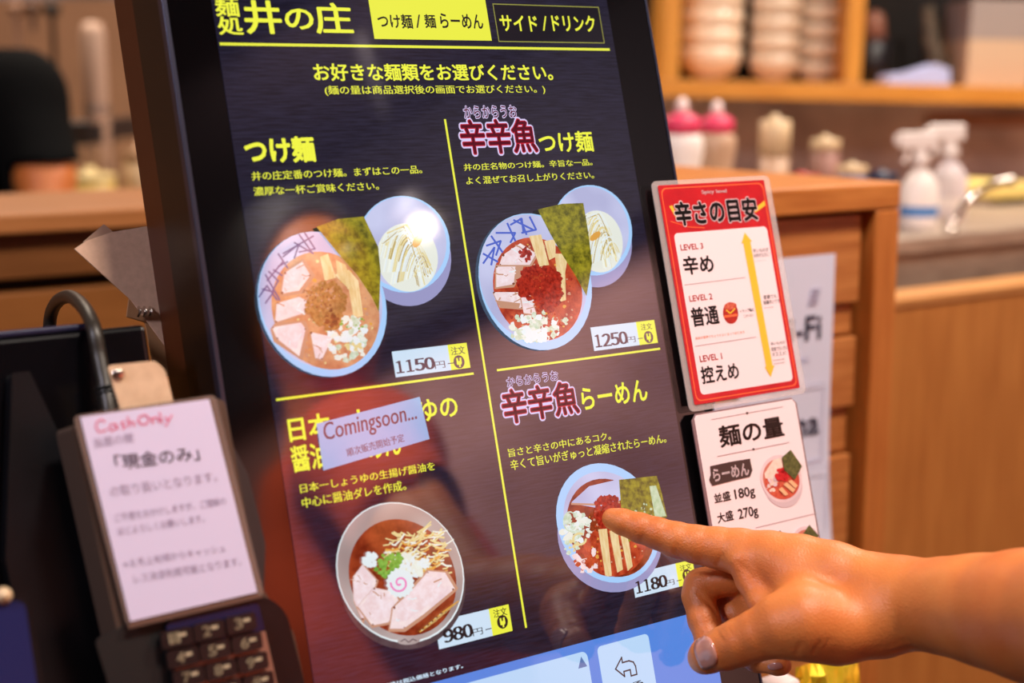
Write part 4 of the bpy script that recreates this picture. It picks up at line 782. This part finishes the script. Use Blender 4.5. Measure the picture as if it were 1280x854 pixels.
t, M = on_shelf(28, .12, 'sauce_bottle', 'dark bottle with a yellow label beside the divider', 'bottle'); MB().lathe([(0, 0), (9 * k6, 0), (9 * k6, 46 * k6), (4 * k6, 58 * k6), (4 * k6, 74 * k6), (0, 74 * k6)]).build('bottle', M_dk, t, M); MB().lathe([(9.3 * k6, 16 * k6), (9.3 * k6, 40 * k6)]).build('label', mat('amber_label', (190, 140, 30), rough=.6), t, M)
t, M = on_shelf(140, .14, 'strainer_bag', 'crumpled mottled bag leaning between the canister and the box', 'bag'); MB().tube([(8 * k6, 0, 0), (2 * k6, 0, 30 * k6), (-8 * k6, 0, 60 * k6), (-14 * k6, 0, 100 * k6)], [14 * k6, 13 * k6, 11 * k6, 8 * k6], 10).build('bag', mat('mottled_sack', (120, 104, 84), rough=.8, rgb2=(50, 42, 36), nscale=60), t, M)
t, M = on_shelf(112, .05, 'steel_cup', 'small shiny cup at the right end of the cloth', 'cup'); MB().lathe([(0, 0), (7 * k6, 0), (8 * k6, 14 * k6), (7 * k6, 14 * k6), (0, 2 * k6)]).build('cup', mat('cream_shiny', (236, 214, 190), rough=.2), t, M)
# gold wrapper below the hand
wp = W(1032, 872, 1.02); t = thing('snack_packet', Matrix.Translation((wp.x, wp.y, .742)), 'shiny gold and pink packet standing below the hand, beside the kiosk', 'packet'); M_gold = mat('gold_foil', (236, 190, 20), rough=.22, metal=.6, rgb2=(250, 222, 60), nscale=60)
hh = wp.z + .03 - .742; M = WM[t.name] @ Matrix.Rotation(math.atan2(Xk.y, Xk.x), 4, 'Z'); b = MB(); rn = random.Random(5); nx, nz = 12, 14; vs = []
for sgn in (-1, 1):
    for i in range(nx + 1):
        for j in range(nz + 1):
            u, v = i / nx, j / nz; e = math.sin(math.pi * u) ** .5 * math.sin(math.pi * min(max(v, .0), 1)) ** .5; vs.append(((u - .5) * .062, sgn * (.016 * e + rn.uniform(-.002, .002) * (e > .1)), v * hh))
fs = []
for s_ in range(2):
    o = s_ * (nx + 1) * (nz + 1)
    for i in range(nx):
        for j in range(nz): a = o + i * (nz + 1) + j; f_ = (a, a + nz + 1, a + nz + 2, a + 1); fs.append(f_ if s_ == 0 else f_[::-1])
b.add(vs, fs); b.build('foil_bag', M_gold, t, M)
MB().box(-.062, -.034, -.010, .010, 0, hh - .004).build('pale_pouch', mat('pale_pink_pouch', (236, 214, 214), rough=.6), t, M, bevel=.004)
# ================================================================== LEFT BACKGROUND
lM = MK(W(90, 262, 1.55)); LP = lambda x, y, b=0.0: KP(lM, x, y, b); zl = -lM.translation.z
par = thing('wooden_partition', lM @ Matrix.Translation((0, .1, zl)), 'brown wooden partition with a lit top board behind the payment terminal', 'partition')
Wl1 = wood('lit_brown_wood', (166, 104, 54), (182, 118, 66), (1, 4, 12)); Wl2 = wood('shaded_brown_wood', (112, 66, 26), (126, 76, 34), (1, 4, 12))  # lit and overhang-shaded tones of one wood, put into the colours
y1_ = LP(90, 287)[1]; y2_ = LP(90, 344)[1]; y3_ = LP(90, 361)[1]; y4_ = LP(90, 430)[1]
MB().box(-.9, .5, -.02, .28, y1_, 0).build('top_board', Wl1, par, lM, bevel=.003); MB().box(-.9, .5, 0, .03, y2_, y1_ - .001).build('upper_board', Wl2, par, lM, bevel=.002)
MB().box(-.9, .5, .035, .05, y3_ - .02, y2_ - .0005).build('gap_shade_board', mat('gap_shade', (40, 22, 10), rough=.6), par, lM); MB().box(-.9, .5, .002, .03, zl + .002, y3_).build('lower_board', wood('mid_brown_wood', (136, 82, 34), (150, 92, 42), (1, 4, 12)), par, lM, bevel=.002)  # near-black strip: shade of the gap put into its colour
# cook seen from behind the partition
cx = W(28, 250, 2.35); ck = np.array((cx.x - .10, cx.y, 0))
csh = np.array(W(20, 122, 2.35)); cel = np.array(W(56, 224, 2.30)); cwr = np.array(W(60, 310, 2.25)); cnk = csh + np.array((-.17, .02, .07)); csh2 = csh + np.array((-.34, .04, 0)); chd = cnk + np.array((.02, 0, .2)); cpl = (csh + csh2) / 2 + np.array((0, 0, -.52))
cook = thing('person', Matrix.Translation((cpl[0], cpl[1], 0)), 'blurred person in a black T-shirt standing in the kitchen at the left edge', 'person')
def cook_sdf(p):
    d = np.linalg.norm((p - chd) / np.array((.076, .092, .115)), axis=-1) * .08 - .08
    d = smin(d, cone(p, chd + np.array((0, -.05, -.06)), chd + np.array((0, -.06, -.08)), .04, .035), .03)
    d = smin(d, cone(p, chd + np.array((0, -.085, .02)), chd + np.array((0, -.105, -.015)), .008, .012), .012)
    for e in (-.078, .078): d = smin(d, cone(p, chd + np.array((e, 0, .01)), chd + np.array((e, .01, -.02)), .012, .010), .006)
    d = smin(d, cone(p, cnk, chd - np.array((0, 0, .07)), .055, .052), .03); d = smin(d, cone(p, csh, csh2, .065, .065), .05)
    ch = (csh + csh2) / 2; d = smin(d, cone(p, ch + np.array((0, 0, -.10)), cpl, .14, .14), .07)
    d = smin(d, cone(p, csh, cel, .062, .048), .03); d = smin(d, cone(p, cel, cwr, .044, .030), .02)
    d = smin(d, cone(p, cwr, cwr + np.array((-.01, -.03, -.07)), .03, .026), .015)
    for i in range(4): f0 = cwr + np.array((-.03 + .018 * i, -.04, -.08)); d = smin(d, cone(p, f0, f0 + np.array((0, -.02, -.06)), .010, .008), .004)
    d = smin(d, cone(p, cwr + np.array((.02, -.03, -.04)), cwr + np.array((.04, -.05, -.09)), .012, .010), .008)
    d = smin(d, cone(p, csh2, csh2 + np.array((-.05, -.04, -.28)), .06, .045), .03); d = smin(d, cone(p, csh2 + np.array((-.05, -.04, -.28)), csh2 + np.array((.06, -.2, -.40)), .043, .03), .02)
    for s_ in (-.09, .09):
        h_ = cpl + np.array((s_, 0, 0)); f_ = h_.copy(); f_[2] = .09; d = smin(d, cone(p, h_, (h_ + f_) / 2, .09, .06), .04); d = smin(d, cone(p, (h_ + f_) / 2, f_, .06, .04), .03); d = smin(d, cone(p, f_ - np.array((0, 0, .045)), f_ + np.array((0, -.16, -.05)), .04, .035), .02)
    return d
blo = np.minimum(csh2, cpl) - .3; blo[2] = 0; bhi = np.maximum(csh, chd) + .25
sdf_obj('body', cook_sdf, blo, bhi, .012, M_skin, cook)
sdf_obj('shirt', lambda p: np.maximum(cook_sdf(p) - .014, np.maximum(cpl[2] - .12 - p[..., 2], p[..., 2] - cnk[2] - .01) ) + np.where((p[..., 2] < cel[2] + .02) & (p[..., 0] > csh[0] + .03), .1, 0), blo, bhi, .012, mat('black_cotton', (5, 5, 6), rough=.95, spec=.15), cook)
sdf_obj('trousers', lambda p: np.maximum(cook_sdf(p) - .010, np.maximum(p[..., 2] - cpl[2] + .10, .12 - p[..., 2])), blo, bhi, .014, mat('black_twill', (24, 23, 26), rough=.95), cook)
sdf_obj('hair', lambda p: np.maximum(np.linalg.norm((p - chd - np.array((0, .015, .02))) / np.array((.088, .10, .12)), axis=-1) * .09 - .09, -((p - chd) @ np.array((0, .9, .4)) + .03)), chd - .16, chd + .16, .008, mat('black_hair', (20, 16, 15)), cook)
# kitchen column, hanging ladles, tins beyond the partition
def back(px, py, z, name, label, cat): p = W(px, py, z); M = Matrix.Translation(p); return thing(name, M, label, cat), M, z / F
t, M, s = back(128, 262, 2.9, 'steel_pipe', 'pale upright steel duct in the kitchen beside the kiosk', 'duct'); zz = W(120, 262, 2.75).z - .0195 - M.translation.z
MB().lathe([(0, zz + .001), (15 * s, zz + .001), (15 * s, 215 * s), (11 * s, 228 * s), (0, 230 * s)]).build('duct', mat('pale_duct', (190, 156, 136), rough=.5), t, M); MB().lathe([(17 * s, 120 * s), (17 * s, 128 * s)]).build('band', M_sil, t, M)
rail = W(60, -6, 2.95); MBr = MB().box(-.5, .35, -.008, .008, -.008, .008); o = tag(MBr.build('hanging_rail', M_sil, None, Matrix.Translation(rail)), 'steel rail above the person, with ladles hanging from it', 'rail')
for i, (px, ln, col, lb) in enumerate(((66, 84, (40, 26, 18), 'dark ladle hanging nearest the duct'), (22, 70, (150, 110, 84), 'tan ladle hanging at the left edge'), (42, 40, (96, 64, 44), 'short brown ladle hanging between the dark and the tan one'))):
    p = W(px, -2, 2.95); M = Matrix.Translation(p + Vector((0, -.012, 0))); s = 2.95 / F; t = thing('ladle', M, lb, 'ladle', 'ladles on the rail'); m = mat('ladle_%d' % i, col, rough=.4)
    MB().box(-3 * s, 3 * s, -.003, .003, -ln * s, 0).build('handle', m, t, M); MB().lathe([(0, -22 * s), (8 * s, -20 * s), (11 * s, -12 * s), (11 * s, -6 * s), (0, -6 * s)], c=(0, 0, -ln * s * .02)).build('bowl', m, t, M)
kc = W(120, 262, 2.75); tag(MB().box(-.7, .5, 0, .5, -kc.z, -.02).build('kitchen_worktop', M_sil, None, Matrix.Translation(kc)), 'steel kitchen worktop beyond the wooden partition', 'worktop')
def kit(px, b, hpx, wpx, name, label, cat, m1, m2):
    p = kc + Vector(((px - 120) * 2.75 / F, b, -.0195)); M = Matrix.Translation(p); s = 2.75 / F; t = thing(name, M, label, cat); h, r = hpx * s, wpx * s / 2
    MB().lathe([(0, 0), (r, 0), (r * 1.03, h * .7), (r * .9, h * .72), (0, h * .72)]).build('vessel', m1, t, M); MB().lathe([(0, h * .725), (r * 1.05, h * .725), (r * 1.05, h * .85), (r * .2, h * .9), (r * .2, h), (0, h)]).build('lid', m2, t, M)
kit(104, .06, 64, 60, 'stock_pot', 'yellowish pot between the person and the duct', 'pot', mat('yellow_enamel', (226, 190, 110), rough=.4), mat('cream_enamel', (226, 200, 140), rough=.4)); kit(160, .10, 96, 38, 'tall_tin', 'pale tin to the right of the duct', 'tin', mat('pale_tin', (214, 180, 140), rough=.4), mat('brown_tin_lid', (170, 130, 96), rough=.4))
t, M, s = back(92, 166, 2.85, 'wall_box', 'dark box mounted on the kitchen wall behind the person', 'box'); M = M; MB().box(-12 * s, 36 * s, 0, .10, -16 * s, 14 * s).build('housing', M_dk, t, M, bevel=.004); MB().box(-10 * s, 34 * s, -.004, -.0005, -13 * s, 11 * s).build('door', mat('dark_brown_enamel', (50, 38, 32), rough=.4), t, M)
tag(MB().box(-.03, .03, .1005, 4.5 - M.translation.y - .001, -.02, .02).build('wall_bracket', M_dk, t, M)) 
# ================================================================== PAYMENT TERMINAL AND CARD
nT = .034
def TS(n): return lambda x, y: S(x, y, n)
T0 = TS(nT)
term = thing('payment_terminal', MS @ Matrix.Translation((*T0(250, 960), nT - .03)), 'dark card payment terminal with a keypad, propped on the counter left of the kiosk', 'payment terminal')
M_taupe = mat('taupe_plastic', (88, 70, 60), rough=.4); M_gun = mat('gunmetal_plastic', (58, 52, 54), rough=.4)
poly = rounded([T0(*q) for q in ((90, 532), (262, 497), (282, 500), (322, 720), (334, 744), (368, 790), (398, 930), (180, 975), (150, 800))], .003)
MB().prism(poly, nT - .030, nT - .001).build('body', M_taupe, term, MS, bevel=.004)
MB().prism(rounded([T0(*q) for q in ((286, 545), (311, 592), (333, 680), (331, 742), (318, 742))], .002), nT - .024, nT - .0012).build('side_grip', M_gun, term, MS, bevel=.002)
MB().prism(rounded([T0(*q) for q in ((118, 800), (163, 779), (215, 765), (238, 950), (170, 965))], .003), nT - .0008, nT + .0005).build('lower_cover', M_black2, term, MS, bevel=.0015)
MB().prism(rounded([T0(*q) for q in ((203, 775), (330, 744), (356, 764), (398, 930), (236, 965))], .006, 6), nT - .0008, nT + .002).build('keypad_face', M_black, term, MS, bevel=.0015)
nK = nT + .0021; TK = TS(nK)
MB().prism(rounded([TK(*q) for q in ((207, 781), (322, 754), (331, 788), (213, 812))], .002), nK, nK + .0006).build('key_plate', M_navy, term, MS)
MB().prism([TK(*q) for q in ((213, 813), (331, 789), (362, 925), (243, 950))], nK, nK + .0006).build('key_plate', mat('brushed_taupe_metal', (168, 136, 120), rough=.35, metal=.5), term, MS)
M_key = mat('black_rubber_key', (16, 15, 18), rough=.28, coat=.6); M_keyt = mat('key_legend', (190, 176, 146), rough=.5)
digits = ['1', '2', '3', '4', '5', '6', '7', '8', '9', '*', '0', '#']
for i in range(12):
    r_, c_ = divmod(i, 3); kx = 218 + 40 * c_ + 7.5 * r_; ky = 797 - 9 * c_ + 24.5 * r_
    if c_ == 2: kx += 0
    a = Vector(TK(kx, ky)); w_, h_ = .0076, .0041
    o = MB().prism(rrect(a.x - w_, a.x + w_, a.y - h_, a.y + h_, .0015, 3), nK + .0007, nK + .0040).build('key', M_key, term, MS, bevel=.0012)
    b = MB(); put_text(b, digits[i], (kx - 8, ky + 8), (kx + 1, ky - 7), nK + .0041, 0, BOLD, plane=nK)
    b.flat([(a.x + .001, a.y + .0002), (a.x + .0045, a.y + .0002), (a.x + .0045, a.y + .0018), (a.x + .001, a.y + .0018)], nK + .0041)
    b.build('key_legend', M_keyt, o, MS)
# the cash-only card in its clear sleeve
nC = nT + .0035; CS = TS(nC)
cs = thing('cash_only_card', MS @ Matrix.Translation((*CS(215, 770), nC)), 'white cash only notice in a clear sleeve over the terminal screen', 'notice')
MB().prism(rounded([CS(*q) for q in ((92, 520), (270, 493), (331, 744), (160, 784))], .003), nT + .0021, nC - .0006).build('sleeve', mat('clear_brownish_sleeve', (150, 126, 116), rough=.15, alpha=.55, coat=.5), cs, MS, bevel=.0003)
qd = [CS(100.5, 521.5), CS(261.5, 499), CS(321.5, 740.5), CS(163, 777)]
MB().prism(qd, nC - .0005, nC).build('paper', mat('lavender_white_paper', (224, 216, 248), rough=.6), cs, MS)
pap = bpy.data.objects['paper.001']
MB().prism([CS(*q) for q in ((160, 779), (322, 742), (326, 747), (160, 786))], nC, nC + .0008).build('sleeve_lip', mat('sleeve_lip', (120, 92, 80), rough=.25, alpha=.8), cs, MS)
zC = nC + .0002; M_pt = mat('purple_grey_print', (168, 152, 180), rough=.7); M_pt2 = mat('dark_purple_grey_print', (112, 98, 124), rough=.7); M_mk = mat('pink_marker', (232, 40, 110), rough=.6)
for t_, bl, tilt, tr, m, st in (('当面の間', (118, 560), (167, 553), (165, 541), M_pt, REG), ('「現金のみ」', (146, 588), (250, 575), (246, 557), M_pt2, circ(.014, 5)),
    ('の取り扱いとなります。', (139, 622), (272, 602), (269, 589), M_pt, REG), ('ご不便をおかけしますが、ご理解の', (144, 653), (283, 631), (281, 621), M_pt, REG), ('ほどよろしくお願いします。', (148, 670), (256, 653), (254, 643), M_pt, REG),
    ('※８月上旬頃からキャッシュ', (155, 711), (282, 690), (280, 680), M_pt, REG), ('レス決済利用可能となります。', (168, 730), (302, 707), (300, 696), M_pt, REG)):
    b = MB(); put_text(b, t_, bl, tr, zC, 0, st, tilt=tilt, conv=CS); b.build('lettering', m, pap, MS)
p = Pic(CS, zC, .00003)                        # handwriting in pink marker
for q in ([(131, 528), (127, 524.5), (121, 527), (119.5, 534), (123, 540), (130, 539), (133, 537)], [(144, 530), (138, 531), (136, 536), (140, 539), (145, 535), (145, 530), (147, 537)], [(156, 527), (151, 529), (153, 532), (157, 533), (153, 537)], [(159.5, 521), (161, 534)], [(160.5, 530), (164, 527.5), (166.5, 528), (167.5, 533)],
    [(180, 519), (174, 521), (172, 527), (177, 531), (183, 530), (186, 525), (184, 520), (179, 519)], [(189, 522), (191, 530)], [(190, 525), (194, 521.5), (197, 523), (199, 528.5)], [(199, 516), (202.5, 529)], [(206, 521), (210.5, 526)], [(214.5, 519), (210.5, 526.5), (206.5, 533)]): p.stroke(q, 1.5, M_mk)
p.done('handwriting', pap, MS, 'pink handwritten lettering')
# beige metal bracket plate with a screw, above the card
nB = nT - .008; BS = TS(nB); M_plate = mat('beige_painted_metal', (236, 206, 172), rough=.45, metal=.2, rgb2=(222, 190, 156), nscale=120)
br = thing('mounting_bracket', MS @ Matrix.Translation((*BS(190, 520), nB)), 'beige metal mounting plate with one cross-head screw above the cash only card', 'bracket')
MB().prism(rounded([BS(*q) for q in ((134, 457), (194, 451), (206, 462), (232, 560), (170, 575))], .0022), nB - .0016, nB).build('plate', M_plate, br, MS, bevel=.0005)
a = BS(147.5, 468); MB().lathe([(0, 0), (.0030, 0), (.0030, .0008), (.002, .0014), (0, .0016)], c=(a[0], a[1], nB)).build('screw', M_steel2, br, MS)
b = MB(); 
for w_, h_ in ((.0016, .0003), (.0003, .0016)): b.box(a[0] - w_, a[0] + w_, a[1] - h_, a[1] + h_, nB + .0016, nB + .0018)
b.build('screw_cross', M_black2, bpy.data.objects['screw'], MS)
# black printer boxes behind
nP = -.02; PS = TS(nP); 
bx = thing('receipt_printer', MS @ Matrix.Translation((*PS(100, 700), nP - .05)), 'glossy black receipt printer at the left, behind the terminal', 'printer')
pa = PS(183, 400); pb = PS(190, 470); lft = PS(-60, 430)[0]; bot = -.20
MB().box(lft, pa[0] - .0005, bot, pa[1] - .002, nP - .12, nP).build('housing', mat('gloss_black_plastic', (8, 8, 12), rough=.16), bx, MS, bevel=.003)
MB().box(lft + .004, PS(118, 410)[0], pa[1] - .0018, pa[1] + .002, nP - .11, nP - .004).build('lid', mat('blue_black_gloss', (40, 40, 66), rough=.2), bx, MS, bevel=.0015)
cd2 = MB().prism([PS(*q) for q in ((8, 470), (30, 468), (110, 640), (150, 700), (150, 860), (40, 900), (0, 700))], nP + .0005, nP + .012).build('front_flap', M_black, bx, MS, bevel=.003)
nQ = .045; QS = TS(nQ); dv = thing('navy_device', MS @ Matrix.Translation((*QS(20, 900), nQ)), 'dark navy device at the lower left corner of the photo', 'device')  # plain dark box, its exact use unknown
MB().prism(rounded([QS(*q) for q in ((-60, 748), (36, 742), (62, 900), (-60, 930))], .005), nQ - .02, nQ).build('housing', M_black, dv, MS, bevel=.003); MB().prism(rounded([QS(*q) for q in ((-50, 756), (30, 751), (52, 900), (-50, 920))], .004), nQ + .0002, nQ + .001).build('screen', mat('navy_reflection', (34, 40, 92), rough=.15), dv, MS)  # navy face holds a screen's blue reflection as its own colour
MB().lathe([(0, 0), (.004, 0), (.003, .003), (0, .004)], c=(*QS(4, 745), nQ)).build('button', mat('beige_button', (220, 190, 150), rough=.4), dv, MS)
# cable looping over the printer
nW = 0.0; CW = lambda x, y, n: MS @ Vector((*S(x, y, n), n))
tag(MB().tube([CW(61, 440, -.155), CW(63, 397, -.150), CW(72, 377, -.12), CW(88, 371, -.08), CW(105, 385, -.035), CW(117, 410, -.010), CW(124, 445, -.006), CW(131, 480, -.002), CW(136, 510, .002), CW(140, 540, .004)], .0038, 12).build('cable', mat('dark_olive_rubber', (44, 38, 32), rough=.4)), 'thick black cable looping over the printer down to the terminal', 'cable')
b = MB()
for k in range(6): q0 = CW(131 + k * 1.4, 482 + k * 6, -.001); q1 = CW(131.6 + k * 1.4, 485 + k * 6, -.001); b.tube([q0, q1], .0050, 12)
cb = bpy.data.objects['cable']; b.build('strain_relief', M_black2, cb)
# beige sheet wedged beside the kiosk
nF = -.09; FS = TS(nF); M_sheet = mat('beige_sheet', (240, 196, 166), rough=.75, rgb2=(228, 184, 154), nscale=200)
sh_ = thing('folded_sheet', MS @ Matrix.Translation((*FS(170, 300), nF)), 'folded beige paper sheet sticking out beside the kiosk above the printer', 'sheet')
MB().prism([FS(*q) for q in ((93, 311), (108, 301), (140, 290), (188, 282), (212, 440), (164, 375))], nF - .001, nF).build('front_fold', M_sheet, sh_, MS)
MB().prism([FS(*q) for q in ((107, 300), (133, 278), (150, 292), (160, 340))], nF - .006, nF - .005).build('rear_fold', mat('beige_sheet_back', (186, 150, 126), rough=.8), sh_, MS)
MB().prism([FS(*q) for q in ((163, 372), (205, 372), (222, 470), (196, 470), (183, 402), (160, 395))], nF - .004, nF - .002).build('stand_strip', mat('tan_metal_strip', (176, 130, 90), rough=.5), sh_, MS, bevel=.0005)
b = MB()
for x_ in (172, 179, 186): a = FS(x_, 391); b.tube([(a[0], a[1] - .002, nF), (a[0] + .0005, a[1], nF + .003), (a[0] + .001, a[1] + .003, nF)], .0009, 8)
b.build('wire_clip', M_steel2, sh_, MS)['label'] = 'small bright wire coil'
# pendant lamp behind the customer, mirrored as a bright spot in the screen glass
PM = Matrix.Translation((2.052, -.14, 2.133)); pl = thing('pendant_lamp', PM, 'small pendant lamp hanging behind the camera, mirrored as a bright spot in the screen', 'lamp')
MB().lathe([(0, -.024)] + [(.024 * math.sin(math.pi * i / 10), -.024 * math.cos(math.pi * i / 10)) for i in range(1, 10)] + [(0, .024)]).build('bulb', mat('lit_bulb', (255, 226, 200), emit=40), pl, PM)
MB().lathe([(.075, .012), (.070, .03), (.03, .075), (.014, .09), (0, .09)]).build('lamp_shade', M_black2, pl, PM); MB().tube([(0, 0, .09), (0, 0, .866)], .003, 8, smooth_path=False).build('cord', M_black, pl, PM)

# eyes and mouths of the two people
def face(owner, sdf, hd, f):
    f = np.array(f) / np.linalg.norm(f); r = np.cross(f, (0, 0, 1))
    def on(dx, dz):
        p = hd + r * dx + f * .2 + np.array((0, 0, dz))
        for _ in range(60): p = p - f * max(-.01, min(.01, float(sdf(p[None])[0])))
        return p
    for e in (-1, 1):
        p = on(.030 * e, .012); b = MB(); b.lathe([(0, -.010)] + [(.010 * math.sin(math.pi * i / 8), -.010 * math.cos(math.pi * i / 8)) for i in range(1, 8)] + [(0, .010)], n=12); o = b.build('eye', mat('eye_white', (226, 220, 214), rough=.2), owner, Matrix.Translation(p - f * .006))
        MB().lathe([(0, -.005)] + [(.005 * math.sin(math.pi * i / 6), -.005 * math.cos(math.pi * i / 6)) for i in range(1, 6)] + [(0, .005)], n=10).build('iris', mat('dark_iris', (30, 20, 16), rough=.15), o, Matrix.Translation(p + f * .0005))
        q = [on(.030 * e + k * .006, .034 - abs(k - e * -1) * .001) for k in (-2.5, -1, 1, 2.5)]; MB().tube([v for v in q], [.0015, .0028, .0028, .0012], 6).build('eyebrow', mat('black_hair', (20, 16, 15)), owner, I4)
    MB().tube([on(k * .008, -.052 - abs(k) * .001) for k in (-2.5, -1, 0, 1, 2.5)], [.002, .0042, .0045, .0042, .002], 8).build('mouth', mat('lip', (150, 74, 60), rough=.4), owner, I4)
face(person, body_sdf, head, (-.65, .76, 0)); face(cook, cook_sdf, chd, (0, -1, 0))
